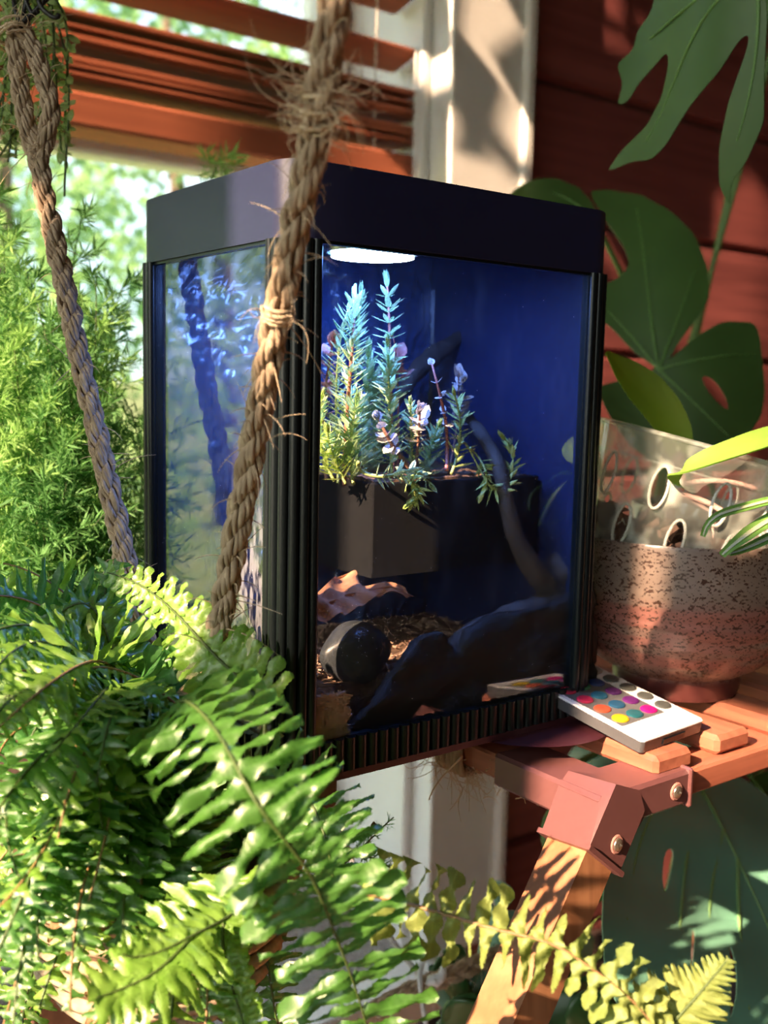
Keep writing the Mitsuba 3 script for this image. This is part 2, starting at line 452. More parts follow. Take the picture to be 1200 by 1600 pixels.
# ------------------------------------------------------------------ garden beyond the glass
def lawn(p, n, uv):
    return mix((0.14, 0.27, 0.07), (0.32, 0.36, 0.19), fbm(p.x * 1.1, p.y * 1.1, 0, 4))
scene['m_lawn'] = {'type': 'twosided', 'b': {'type': 'diffuse', 'reflectance': proc(lawn)}}
tag(obj('ground', bx(-30, 30, YW + 0.35, 45, -1.6, -1.5), 'm_lawn'), kind='structure')
pr('m_bark', (0.12, 0.085, 0.06), 0.9)
leafmat('m_tree_a', (0.20, 0.40, 0.10), (0.34, 0.52, 0.18), 3.0, 1.0, 0.5)
leafmat('m_tree_b', (0.13, 0.30, 0.11), (0.24, 0.42, 0.18), 3.0, 1.0, 0.5)
leafmat('m_tree_c', (0.62, 0.58, 0.14), (0.42, 0.50, 0.14), 3.0, 1.0, 0.5)


def tree(x, y, h, rad, mat, label, zlow=0.25, n=2600, leaf=0.085, seed=0):
    r = np.random.default_rng(100 + seed)
    t = thing('garden_tree', label, 'tree', None)
    z0 = -1.5
    obj('trunk', tube(spline([(x, y, z0), (x + 0.1, y, z0 + h * 0.4), (x, y + 0.1, z0 + h * 0.8)], 8), np.linspace(0.11, 0.03, 8) * h / 5, 8), 'm_bark', t, True)
    u = r.normal(size=(n, 3))
    u /= np.linalg.norm(u, axis=1, keepdims=True)
    lump = 0.75 + 0.5 * meshkit.noise(u * 2.3 + seed * 7.7)
    c = np.array([x, y, z0 + h * (zlow + 1) / 2]) + u * np.array([rad, rad, h * (1 - zlow) / 2]) * (r.uniform(0.25, 1, (n, 1)) ** 0.45 * lump[:, None])
    a = r.normal(size=(n, 3)); a /= np.linalg.norm(a, axis=1, keepdims=True)
    b = np.cross(a, r.normal(size=(n, 3))); b /= np.linalg.norm(b, axis=1, keepdims=True)
    L = leaf * r.uniform(0.7, 1.3, (n, 1))
    v = np.stack([c - a * L, c + b * L * 0.5, c + a * L, c - b * L * 0.5], 1).reshape(-1, 3)
    i = np.arange(n)[:, None] * 4
    f = np.vstack([i + [0, 1, 2], i + [0, 2, 3]])
    obj('crown', trimesh.Trimesh(v, f, process=False), mat, t, kind='stuff')


TR = [(-0.55, 3.6, 2.9, 0.75, 'm_tree_b', 'dark green bush nearest the window, at the left edge of the view', 0.02, 1500, 0.05),
      (1.3, 5.2, 2.6, 0.8, 'm_tree_a', 'leafy green bush seen low through the window left of the tank', 0.05, 1500, 0.055),
      (0.9, 9.2, 4.0, 1.2, 'm_tree_c', 'yellow-green tree in the sun below the window rail', 0.15, 1800, 0.08),
      (-2.6, 6.6, 6.0, 1.3, 'm_tree_a', 'tall green tree far left beyond the window', 0.1, 2400, 0.08),
      (4.4, 9.5, 6.6, 1.5, 'm_tree_b', 'tall green tree seen above the blind stack', 0.2, 2000, 0.09),
      (4.3, 6.4, 4.6, 1.0, 'm_tree_a', 'green tree behind the tank to the right', 0.05, 2000, 0.08),
      (-0.6, 13.5, 8.5, 1.9, 'm_tree_b', 'large dark tree in the distance behind the yellow-green tree', 0.1, 2600, 0.12),
      (4.2, 14.5, 9.0, 2.2, 'm_tree_a', 'large pale tree in the distance on the right', 0.1, 2600, 0.12),
      (-5.6, 10.5, 8.0, 1.9, 'm_tree_b', 'large tree at the far left of the garden', 0.05, 2600, 0.1)]
for k, a in enumerate(TR):
    tree(*a, seed=k)
# ------------------------------------------------------------------ the tank
W, D, H, ZL = 0.18, 0.136, 0.2434, 0.2150
tank = thing('terrarium', 'tall black terrarium with glass faces and fluted corner posts, lit blue inside', 'terrarium')
outer = rounded(sbox(0, 0, W, D), 0.0125)
inn = rounded(sbox(0.004, 0.004, W - 0.004, D - 0.004), 0.009)
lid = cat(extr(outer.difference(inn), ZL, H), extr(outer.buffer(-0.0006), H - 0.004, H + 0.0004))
obj('lid', lid, 'm_lid_glow', tank, 30, label='black lid band with the lamp glow painted in as navy')
# fluted corner posts
path = np.vstack([[(0.0006, y) for y in np.linspace(0.0135, 0.0105, 2)], [(0.0106 - 0.0100 * math.cos(a), 0.0106 - 0.0100 * math.sin(a)) for a in np.linspace(0.16, math.pi / 2 - 0.16, 9)], [(x, 0.0006) for x in np.linspace(0.0105, 0.0135, 2)]])
L = LineString(path)
core = Polygon([(0.0015, 0.0145), (0.0015, 0.010), (0.004, 0.004), (0.010, 0.0015), (0.0145, 0.0015), (0.0145, 0.006), (0.006, 0.0145)])
fl = unary_union([core] + [Point(L.interpolate(s, normalized=True)).buffer(0.00205, quad_segs=6) for s in np.linspace(0, 1, 6)])
if fl.geom_type != 'Polygon':
    fl = max(fl.geoms, key=lambda g: g.area)
fl = Polygon(fl.exterior)
post = extr(fl, 0.003, ZL)
for sx, sy in ((1, 1), (-1, 1), (1, -1), (-1, -1)):
    m = post.copy()
    v = np.array(m.vertices) * (sx, sy, 1) + ((0 if sx > 0 else W), (0 if sy > 0 else D), 0)
    f = np.array(m.faces) if sx * sy > 0 else np.array(m.faces)[:, ::-1]
    obj('corner_post', trimesh.Trimesh(v, f, process=False), 'm_black', tank, 35)
base = obj('base', cat(bx(0.012, W - 0.012, 0.0012, 0.006, 0.003, 0.0163), bx(0.0012, 0.006, 0.012, D - 0.012, 0.003, 0.0163), bx(0.012, W - 0.012, D - 0.006, D - 0.001, 0.003, 0.0163),
                       bx(W - 0.006, W - 0.001, 0.012, D - 0.012, 0.003, 0.0163), bx(0.003, W - 0.003, 0.003, D - 0.003, 0.003, 0.006)), 'm_black', tank)
rib = Polygon([(-0.0024, 0.0018)] + [(0.0025 * math.cos(a) , -0.0024 * math.sin(a) + 0.0012) for a in np.linspace(math.pi, 0, 9)] + [(0.0024, 0.0018)]).buffer(0)
ribm = extr(rib, 0.003, 0.0168)
rd = mikit.ply(ribm, 'm_black', smooth=35)
for k in range(27):
    obj('rib', None, None, base, dct=rd, to_world=T().translate([0.0163 + k * 0.00567, 0.0, 0]))
for k in range(19):
    obj('rib', None, None, base, dct=rd, to_world=T().translate([0.0, 0.0163 + k * 0.00567, 0]).rotate([0, 0, 1], -90))
obj('base_plate', extr(rounded(sbox(-0.001, -0.001, W + 0.001, D + 0.001), 0.0125), 0.0, 0.0030), 'm_maroon', tank, 30)
# panes: single sheets; left and front face are glass
def pane(a, b, c, d):
    return trimesh.Trimesh(np.array([a, b, c, d], float), [(0, 1, 2), (0, 2, 3)], process=False)
obj('front_pane', pane((0.010, 0.0032, 0.012), (W - 0.008, 0.0032, 0.012), (W - 0.008, 0.0032, ZL + 0.006), (0.010, 0.0032, ZL + 0.006)), 'm_tank_glass', tank)
obj('left_pane', pane((0.0032, D - 0.008, 0.012), (0.0032, 0.010, 0.012), (0.0032, 0.010, ZL + 0.006), (0.0032, D - 0.008, ZL + 0.006)), 'm_tank_glass', tank)
obj('pane_channel', cat(bx(W - 0.0128, W - 0.0098, 0.0012, 0.0042, 0.0163, ZL, 0.0006), bx(0.0012, 0.0042, D - 0.0145, D - 0.0115, 0.0163, ZL, 0.0006),
                        bx(0.0012, 0.0042, 0.0125, 0.0150, 0.0163, ZL, 0.0006), bx(0.012, W - 0.012, 0.0012, 0.0042, ZL - 0.0012, ZL), bx(0.0012, 0.0042, 0.012, D - 0.012, ZL - 0.0012, ZL)), 'm_black', tank)
pr('m_highlight', (0.30, 0.31, 0.34), 0.2, 0.6)  # pale grey stands in for the bright glint along the post edge
obj('edge_highlight', bx(W - 0.0108, W - 0.0100, 0.0002, 0.0030, 0.0165, ZL - 0.001, 0.0002), 'm_highlight', tank, label='thin pale strip painted as the highlight on the front glass edge')
# back and right walls inside: black panels with the lamp's blue light painted into their colour, the back one of rough foam
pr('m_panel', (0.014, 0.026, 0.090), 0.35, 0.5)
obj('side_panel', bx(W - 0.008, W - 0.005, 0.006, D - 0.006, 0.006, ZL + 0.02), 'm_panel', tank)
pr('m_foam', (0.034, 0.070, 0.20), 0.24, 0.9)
gx, gz = np.meshgrid(np.linspace(0.005, W - 0.008, 110), np.linspace(0.006, ZL + 0.018, 130), indexing='ij')
q = np.stack([gx, gz, 0 * gx], -1)
warp = meshkit.fbm(q * 45 + 3, 3)[..., None] * 2.2
amp = np.clip(np.exp(-((gx - 0.10) / 0.06) ** 2) * 1.2, 0.15, 1)
dep = 0.010 * meshkit.fbm(q * 50 + warp, 3) * amp + 0.0050 * meshkit.noise(q * (260, 110, 1) + warp * 4) * amp + 0.001 * meshkit.noise(q * 600)
vv = np.stack([gx, D - 0.008 - dep, gz], -1)
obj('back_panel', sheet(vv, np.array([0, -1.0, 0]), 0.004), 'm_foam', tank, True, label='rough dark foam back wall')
# dust and dried water marks on the glass
pr('m_dust', (0.8, 0.8, 0.8), 0.8)


def specks(name, n, fn, parent, r0=0.00004, r1=0.00017):
    r = np.random.default_rng(5)
    c, nx = fn(r, n)
    rad = r.uniform(r0, 1, n) ** 3 * (r1 - r0) + r0
    oc = np.array([(1, 0, 0), (0, 1, 0), (-1, 0, 0), (0, -1, 0), (0, 0, 1), (0, 0, -1)], float)
    fc = np.array([(0, 1, 4), (1, 2, 4), (2, 3, 4), (3, 0, 4), (1, 0, 5), (2, 1, 5), (3, 2, 5), (0, 3, 5)])
    v = (c[:, None] + rad[:, None, None] * oc[None]).reshape(-1, 3)
    f = (np.arange(n)[:, None, None] * 6 + fc[None]).reshape(-1, 3)
    obj(name, trimesh.Trimesh(v, f, process=False), 'm_dust', parent, kind='stuff')


def front_dust(r, n):
    m = n // 2
    a = np.c_[r.uniform(0.014, 0.166, n - m), np.full(n - m, 0.0030), r.uniform(0.02, 0.21, n - m)]
    b = np.c_[np.clip(0.035 + r.normal(size=m) * 0.014, 0.014, 0.1), np.full(m, 0.0030), np.clip(0.063 + r.normal(size=m) * 0.011, 0.02, 0.2)]
    return np.vstack([a, b]), None


def left_dust(r, n):
    m = n // 2
    a = np.c_[np.full(n - m, 0.0030), r.uniform(0.016, 0.12, n - m), r.uniform(0.02, 0.21, n - m)]
    b = np.c_[np.full(m, 0.0030), np.clip(0.030 + r.normal(size=m) * 0.014, 0.015, 0.1), np.clip(0.09 + r.normal(size=m) * 0.025, 0.02, 0.2)]
    return np.vstack([a, b]), None


specks('front_dust', 330, front_dust, tank)
specks('left_dust', 600, left_dust, tank)

# ------------------------------------------------------------------ puck lamp under the lid
lamp = thing('puck_lamp', 'round blue-white LED puck lamp under the lid of the terrarium', 'lamp')
pr('m_chrome', (0.55, 0.57, 0.6), 0.25, 0.5, metallic=0.8)
lc = on_y(582, 408, 0.040)
LR = 66 / FPX * float((lc - CAM) @ FWD)
obj('housing', lathe([(0.001, 0.022), (LR + 0.002, 0.022), (LR + 0.0026, 0.020), (LR + 0.0026, 0.002), (LR + 0.0018, 0.0), (LR, 0.0002), (LR, 0.003), (0.001, 0.003)], lc + np.array([0, 0, 0.0030]), 40), 'm_chrome', lamp, 35)
ds = trimesh.creation.cylinder(radius=LR - 0.0002, height=0.0030, sections=48)
ds.apply_translation(lc + (0, 0, 0.0028))
LED = np.array((4.0, 8.6, 29.0)) * 3.6
obj('diffuser', ds, 'm_white', lamp, emitter={'type': 'area', 'radiance': rgb(LED)})

# ------------------------------------------------------------------ inside: planter, soil, wood, litter
pc = on_y(583, 755, 0.034)
PX0, PY0, PZ1 = float(pc[0]), 0.034, float(pc[2])
pl = thing('planter_box', 'small dark planter box hung on the back wall inside the terrarium', 'planter')
PX1, PY1, PZ0 = W - 0.010, D - 0.018, PZ1 - 0.043
pr('m_planter', (0.011, 0.0115, 0.013), 0.9, 0.06)
obj('box', cat(bx(PX0, PX1, PY0, PY0 + 0.002, PZ0, PZ1, 0.0006), bx(PX0, PX0 + 0.002, PY0, PY1, PZ0, PZ1, 0.0006), bx(PX1 - 0.002, PX1, PY0, PY1, PZ0, PZ1, 0.0006), bx(PX0, PX1, PY1 - 0.002, PY1, PZ0, PZ1, 0.0006), bx(PX0, PX1, PY0, PY1, PZ0, PZ0 + 0.002)), 'm_planter', pl)


def soilc(p, n, uv): return mix((0.05, 0.028, 0.018), (0.16, 0.095, 0.06), noise(p.x * 700, p.y * 700, p.z * 700))
pr('m_soil', proc(soilc), 0.9)
gx, gy = np.meshgrid(np.linspace(PX0 + 0.0022, PX1 - 0.0022, 50), np.linspace(PY0 + 0.0022, PY1 - 0.0022, 40), indexing='ij')
zz = PZ1 - 0.002 + 0.005 * meshkit.fbm(np.stack([gx, gy, 0 * gx], -1) * 160, 3)
obj('soil', sheet(np.stack([gx, gy, zz], -1), np.array([0, 0, 1.0]), 0.02), 'm_soil', pl, True)

sub = thing('substrate', 'brown coconut fibre litter on the floor of the terrarium', 'substrate')
gx, gy = np.meshgrid(np.linspace(0.0045, W - 0.009, 90), np.linspace(0.0058, D - 0.012, 70), indexing='ij')
gy = gy + np.clip((gx - 0.028) / 0.01, 0, 1) * 0.016 * np.clip(1 - gy / 0.05, 0, 1)
zz = 0.0335 + 0.004 * meshkit.fbm(np.stack([gx, gy, 0 * gx], -1) * 90, 4) - 0.006 * np.clip(gx / W, 0, 1)
obj('bed', sheet(np.stack([gx, gy, zz], -1), np.array([0, 0, 1.0]), 0.026), 'm_soil', sub, True)
r = np.random.default_rng(11)
pr('m_fibre', (0.46, 0.30, 0.22), 0.85)
n = 3000
c = np.c_[r.uniform(0.006, W - 0.012, n), r.uniform(0.006, D - 0.016, n), np.zeros(n)]
c[:, 2] = 0.0355 + 0.001 * r.normal(size=n) - 0.006 * c[:, 0] / W
wl_ = r.random(n) < 0.42                              # pressed against the front glass
c[wl_, 1] = 0.0041 + 0.0006 * r.random(wl_.sum())
c[wl_, 2] = r.uniform(0.010, 0.035, wl_.sum())
c[wl_, 0] = r.uniform(0.010, 0.034, wl_.sum())
c[~wl_, 1] = np.where((c[~wl_, 0] > 0.026) & (c[~wl_, 1] < 0.022), 0.03, c[~wl_, 1])
a = r.normal(size=(n, 3)) * (1, 1, 0.45); a /= np.linalg.norm(a, axis=1, keepdims=True)
a[wl_, 1] *= 0.05
b = np.cross(a, r.normal(size=(n, 3))); b /= np.linalg.norm(b, axis=1, keepdims=True)
d3 = np.cross(a, b)
Lf, wd = r.uniform(0.0010, 0.0030, (n, 1)), r.uniform(0.0002, 0.00055, (n, 1))
v = np.stack([c - a * Lf + b * wd, c - a * Lf - b * wd, c - a * Lf + d3 * wd, c + a * Lf + b * wd, c + a * Lf - b * wd, c + a * Lf + d3 * wd], 1).reshape(-1, 3)
f6 = np.array([(0, 1, 4), (0, 4, 3), (1, 2, 5), (1, 5, 4), (2, 0, 3), (2, 3, 5)])
obj('fibres', trimesh.Trimesh(v, (np.arange(n)[:, None, None] * 6 + f6).reshape(-1, 3), process=False), 'm_fibre', sub, kind='stuff')


def barkc(p, n, uv): return mix((0.02, 0.018, 0.016), (0.07, 0.06, 0.055), fbm(p.x * 160, p.y * 160, p.z * 60, 3))
pr('m_drift', proc(barkc), 0.7)


def limb(pts, radii, seed, amp=0.0012, n=40):
    p = spline(pts, n)
    m = tube(p, np.interp(np.linspace(0, 1, n), np.linspace(0, 1, len(radii)), radii), 18)
    v = np.array(m.vertices)
    k = meshkit.fbm(v * 140 + seed, 3)[:, None] - 0.5
    ax = np.vstack([np.repeat(p, 18, 0), p[:1], p[-1:]])
    m.vertices = v + (v - ax) / (np.linalg.norm(v - ax, axis=1, keepdims=True) + 1e-9) * k * amp * 2
    return m


dw = thing('driftwood', 'knotty driftwood branch slanting through the terrarium right of the planter', 'driftwood')
obj('branch', limb([on_y(700, 610, 0.085), on_y(742, 665, 0.055), on_y(782, 740, 0.026), on_y(802, 830, 0.022), on_y(838, 895, 0.020), on_y(885, 940, 0.022), on_y(905, 1030, 0.03)], [0.0015, 0.003, 0.0036, 0.0042, 0.006, 0.0075, 0.009], 3), 'm_drift', dw, True)
obj('branch', limb([on_y(888, 800, 0.030), on_y(893, 840, 0.026), on_y(870, 900, 0.022), on_y(850, 950, 0.022)], [0.005, 0.009, 0.008, 0.006], 5, 0.003), 'm_drift', dw, True)
obj('branch', limb([on_y(905, 935, 0.022), on_y(790, 968, 0.018), on_y(720, 1005, 0.022), on_y(660, 1060, 0.03)], [0.008, 0.0065, 0.006, 0.006], 8, 0.002), 'm_drift', dw, True)
obj('branch', limb([on_y(610, 640, 0.10), on_y(660, 572, 0.10), on_y(736, 520, 0.105)], [0.002, 0.0055, 0.003], 9, 0.002), 'm_drift', dw, True)  # branch shape added in place of a pale reflection in the glass

ck = thing('cork_bark', 'dark curved cork bark slab against the lower front glass of the terrarium', 'bark')
A = [(on_y(*q, 0.012)) for q in ((540, 1150), (900, 1050), (700, 950))]
dep = lambda q: float((on_y(*q, 0.0125) - CAM) @ FWD)
cm, _, _ = traced([(530, 1150), (570, 1095), (600, 1060), (622, 1022), (650, 995), (682, 984), (697, 1000), (706, 1022), (722, 984), (760, 962), (850, 945), (900, 915), (918, 905), (918, 1085), (720, 1130)],
                  [(540, 1150, dep((540, 1150))), (900, 1050, dep((900, 1050))), (700, 950, dep((700, 950)))], step=0.0025, disp=lambda u, v: 0.007 * meshkit.fbm(np.stack([u * 70, v * 70, 0 * u], -1), 3) + 0.0025 * meshkit.noise(np.stack([u * 90, v * 400, 0 * u], -1)), thick=0.004)
pr('m_cork', (0.022, 0.021, 0.020), 0.7, 0.15)
obj('slab', cm, 'm_cork', ck, 60)

# dry brown leaf; sunlight is brightened into its base colour
dl = thing('dry_leaf', 'curled brown dry leaf in the sun at the left of the terrarium', 'leaf')
leafmat('m_dryleaf', (0.78, 0.44, 0.26), (0.58, 0.28, 0.15), 260.0, 0.7, 0.7)
dep2 = lambda x, y, v: float((on_y(x, y, v) - CAM) @ FWD)
lm, lift, _ = traced([(478, 962), (492, 930), (520, 905), (548, 898), (560, 916), (590, 918), (607, 910), (622, 918), (640, 934), (622, 938), (600, 930), (570, 945), (540, 960), (510, 972)],
                     [(490, 950, dep2(490, 950, 0.016)), (630, 932, dep2(630, 932, 0.026)), (540, 905, dep2(540, 905, 0.030))], step=0.0018, disp=lambda u, v: 0.0035 * meshkit.fbm(np.stack([u * 130, v * 130, 0 * u + 2], -1), 2) + 0.0016 * np.sin(u * 420 + 2 * np.sin(v * 200)), thick=0.00025)
obj('blade', lm, 'm_dryleaf', dl, 50)
obj('midrib', tube([lift(482, 955, 0.0003), lift(540, 930, 0.0003), lift(600, 924, 0.0003), lift(642, 935, 0.0003)], [0.0006, 0.0005, 0.0004, 0.0003], 5), 'm_dryleaf', dl)
st = thing('stone', 'smooth pale rounded stone behind the lower left front glass of the terrarium', 'stone')
sm = trimesh.creation.icosphere(subdivisions=4, radius=1.0)
sv = np.array(sm.vertices)
sv *= (0.85 + 0.35 * meshkit.noise(sv * 1.3 + 4))[:, None]
sc_ = on_y(556, 1020, 0.028)
sm.vertices = sv * (0.017, 0.011, 0.014) + sc_
pr('m_stone', (0.035, 0.04, 0.045), 0.35, 0.3)
obj('body', sm, 'm_stone', st, True)

# ------------------------------------------------------------------ succulents in the planter
def pl_leaf(Lr, Wr, k=4):
    """Unit leaf along +x, pointed, slightly cupped."""
    xs = np.linspace(0, 1, k + 1)
    w = np.sin(np.clip(xs * 0.93 + 0.07, 0, 1) * np.pi) ** 0.7
    v = []
    for x_, w_ in zip(xs, w):
        for y_ in (-1, 0, 1):
            v.append((x_, y_ * w_ * 0.5, 0.14 * x_ ** 2 * 0 + 0.10 * abs(y_) * w_))
    v = np.array(v)
    f = []
    for i in range(k):
        for j in range(2):
            a_ = i * 3 + j
            f += [(a_, a_ + 1, a_ + 4), (a_, a_ + 4, a_ + 3)]
    return v, np.array(f)


LV, LF = pl_leaf(1, 1)


def sprig(label, pts, leaf_l, leaf_w, n, mats, r0=0.0006, whorl=2, curl=0.35, start=0.1, up=0.5, seed=0, tipn=6, oval=False, group=None):
    rr = np.random.default_rng(seed)
    leaf_l, leaf_w, up = leaf_l * (1.75 if oval else 1.7), leaf_w * (1.85 if oval else 1.65), up - 0.22
    t = thing('succulent', label, 'plant', group)
    p = spline(pts, 40)
    obj('stem', tube(p, np.linspace(r0, r0 * 0.55, 40), 6), mats[1], t, True)
    tt, a, b = frames(p)
    V, F, m = [], [], 0
    for k in range(n + tipn):
        s = start + (1 - start) * k / n if k < n else 1.0
        i = min(39, int(s * 39))
        ang0 = k * 2.4 + rr.uniform(-0.3, 0.3)
        for w in range(whorl):
            g = ang0 + w * 2 * np.pi / whorl
            side = a[i] * np.cos(g) + b[i] * np.sin(g)
            el = up + rr.uniform(-0.2, 0.2) + (0.9 if k >= n else 0) + 0.5 * s * s
            d = unit(side * np.cos(el) + tt[i] * np.sin(el))
            nn = unit(np.cross(np.cross(d, tt[i]), d))
            sd = np.cross(nn, d)
            l = leaf_l * rr.uniform(0.8, 1.2) * (1 - 0.35 * s)
            v = LV.copy()
            v[:, 2] += curl * v[:, 0] ** 2
            V.append(p[i] + v[:, :1] * d * l + v[:, 1:2] * sd * leaf_w * rr.uniform(0.85, 1.1) + v[:, 2:] * nn * (leaf_w if oval else l * 0.8) * 0.6)
            F.append(LF + m); m += len(LV)
    obj('leaves', trimesh.Trimesh(np.vstack(V), np.vstack(F), process=False), mats[0], t, True, kind='stuff')


leafmat('m_sedum', (0.46, 0.66, 0.34), (0.56, 0.72, 0.44), 300, 0.5, 0.35)
leafmat('m_sedum_y', (0.52, 0.68, 0.20), (0.60, 0.72, 0.28), 300, 0.5, 0.35)
leafmat('m_pale', (0.55, 0.50, 0.48), (0.62, 0.55, 0.52), 300, 0.5, 0.4)
leafmat('m_pink', (0.75, 0.28, 0.26), (0.72, 0.42, 0.36), 300, 0.5, 0.4)
pr('m_redstem', (0.38, 0.13, 0.10), 0.5)
pr('m_greenstem', (0.35, 0.42, 0.14), 0.5)
pr('m_brownstem', (0.20, 0.10, 0.07), 0.6)


def S_(px, y): return [on_y(a, b, y + 0.004 * math.sin(i * 2.1)) for i, (a, b) in enumerate(px)]


G, R_, B_ = ('m_sedum', 'm_greenstem'), ('m_sedum', 'm_redstem'), ('m_sedum', 'm_brownstem')
sprig('tallest needle-leaved succulent at the left of the planter, blue-green tip high under the lamp', S_([(538, 758), (540, 680), (548, 570), (553, 470)], 0.045), 0.0075, 0.0013, 40, R_, 0.0011, 3, seed=1)
sprig('thin needle-leaved succulent leaning left behind the tallest one', S_([(528, 755), (525, 640), (532, 530), (543, 485)], 0.058), 0.0065, 0.0012, 26, G, 0.0007, 3, seed=2)
sprig('small blue-tipped succulent head above the tallest stem', S_([(552, 700), (557, 560), (563, 462)], 0.075), 0.0060, 0.0012, 20, G, 0.0006, 3, seed=3, start=0.5)
sprig('red-stemmed succulent with ringed leaves reaching straight under the lamp', S_([(615, 756), (611, 640), (609, 540), (605, 448)], 0.060), 0.0070, 0.0016, 13, ('m_sedum', 'm_redstem'), 0.0010, 4, seed=4, start=0.45, up=0.15)
sprig('bushy green needle-leaved succulent in front of the red-stemmed one', S_([(612, 740), (609, 660), (606, 545)], 0.045), 0.0065, 0.0013, 34, G, 0.0009, 3, seed=5)
sprig('yellow-green needle-leaved succulent at the left glass edge', S_([(522, 752), (502, 700), (502, 625)], 0.040), 0.0055, 0.0011, 26, ('m_sedum_y', 'm_greenstem'), 0.0008, 3, seed=6)
sprig('bluish leafy succulent tangle between the two tall stems', S_([(572, 752), (572, 650), (575, 560)], 0.070), 0.0085, 0.0017, 26, G, 0.0009, 3, seed=7)
sprig('low green succulent in the middle of the planter', S_([(645, 745), (643, 690), (641, 632)], 0.045), 0.0050, 0.0011, 22, G, 0.0008, 3, seed=8)
sprig('yellow-green succulent right of the red stem', S_([(705, 740), (718, 690), (711, 620)], 0.040), 0.0060, 0.0011, 18, ('m_sedum_y', 'm_greenstem'), 0.0008, 2, seed=9)
sprig('bare red-stemmed succulent with tiny pale leaves', S_([(697, 735), (698, 680), (688, 620), (675, 570)], 0.042), 0.0032, 0.0020, 5, ('m_pale', 'm_redstem'), 0.0010, 2, seed=10, start=0.3, up=0.1, tipn=2, oval=True)
sprig('pale purple-leaved succulent right of the bare red stem', S_([(700, 740), (714, 660), (716, 588)], 0.055), 0.0055, 0.0034, 7, ('m_pale', 'm_brownstem'), 0.0007, 2, seed=11, start=0.5, up=0.15, tipn=2, oval=True)
sprig('brown-stemmed succulent with round pale leaves in the middle of the planter', S_([(648, 752), (653, 690), (656, 645)], 0.040), 0.0060, 0.0040, 4, ('m_pale', 'm_brownstem'), 0.0009, 2, seed=12, start=0.55, up=0.1, tipn=2, oval=True)
sprig('pink-leaved succulent behind the red-stemmed ringed one', S_([(620, 745), (622, 620), (618, 545)], 0.072), 0.0070, 0.0050, 4, ('m_pink', 'm_redstem'), 0.0008, 2, seed=13, start=0.75, up=0.2, tipn=1, oval=True)
sprig('brown and pink-leaved succulent at the far left of the planter', S_([(510, 750), (506, 640), (519, 540)], 0.065), 0.0060, 0.0035, 9, ('m_pink', 'm_brownstem'), 0.0010, 2, seed=14, start=0.35, up=0.2, oval=True)
sprig('brown arching succulent stem leaning left from the middle', S_([(652, 750), (625, 712), (604, 680), (592, 655)], 0.037), 0.0040, 0.0026, 5, ('m_pale', 'm_brownstem'), 0.0013, 2, seed=15, start=0.55, up=0.2, oval=True)
sprig('succulent shoot hanging over the right end of the planter', S_([(722, 692), (745, 725), (775, 765), (800, 735), (790, 688)], 0.028), 0.0060, 0.0013, 18, ('m_sedum_y', 'm_greenstem'), 0.0006, 2, seed=16, start=0.45)
sprig('green succulent stem trailing in a loop along the planter rim', S_([(560, 722), (572, 740), (600, 744), (640, 735), (668, 752)], 0.031), 0.0055, 0.0013, 14, G, 0.0010, 2, seed=17, start=0.3)
sprig('pale drooping succulent shoot at the right end of the planter', S_([(735, 700), (752, 722), (760, 748), (752, 772)], 0.030), 0.0055, 0.0013, 9, ('m_sedum_y', 'm_greenstem'), 0.0007, 2, seed=18, start=0.4)
sprig('small yellow-green succulent between the left glass edge and the tallest one', S_([(540, 756), (520, 712), (512, 675)], 0.037), 0.0055, 0.0011, 16, ('m_sedum_y', 'm_greenstem'), 0.0007, 3, seed=19)

sprig('broad bushy blue-green succulent low at the left front of the planter', S_([(552, 757), (548, 700), (556, 632)], 0.039), 0.0070, 0.0014, 30, G, 0.0009, 3, seed=21)
sprig('short grey-green succulent leaning right in the middle of the planter', S_([(668, 750), (672, 705), (684, 668)], 0.050), 0.0060, 0.0013, 20, G, 0.0008, 3, seed=22)
sprig('bluish succulent filling the gap behind the left stems', S_([(590, 750), (588, 660), (582, 590)], 0.085), 0.0085, 0.0016, 26, G, 0.0009, 3, seed=23)
sprig('drooping pale green succulent over the front rim of the planter', S_([(628, 742), (640, 752), (652, 772), (640, 788)], 0.030), 0.0055, 0.0012, 14, ('m_sedum_y', 'm_greenstem'), 0.0007, 2, seed=24, start=0.2)
# ------------------------------------------------------------------ jute ropes
def ropec(p, n, uv):
    return mix((0.24, 0.165, 0.11), (0.56, 0.43, 0.30), fbm(p.x * 500, p.y * 500, p.z * 160, 2))
pr('m_jute', proc(ropec), 0.85, 0.2)
pr('m_jute_light', (0.62, 0.48, 0.33), 0.85, 0.2)
pr('m_iron', (0.012, 0.012, 0.012), 0.45)


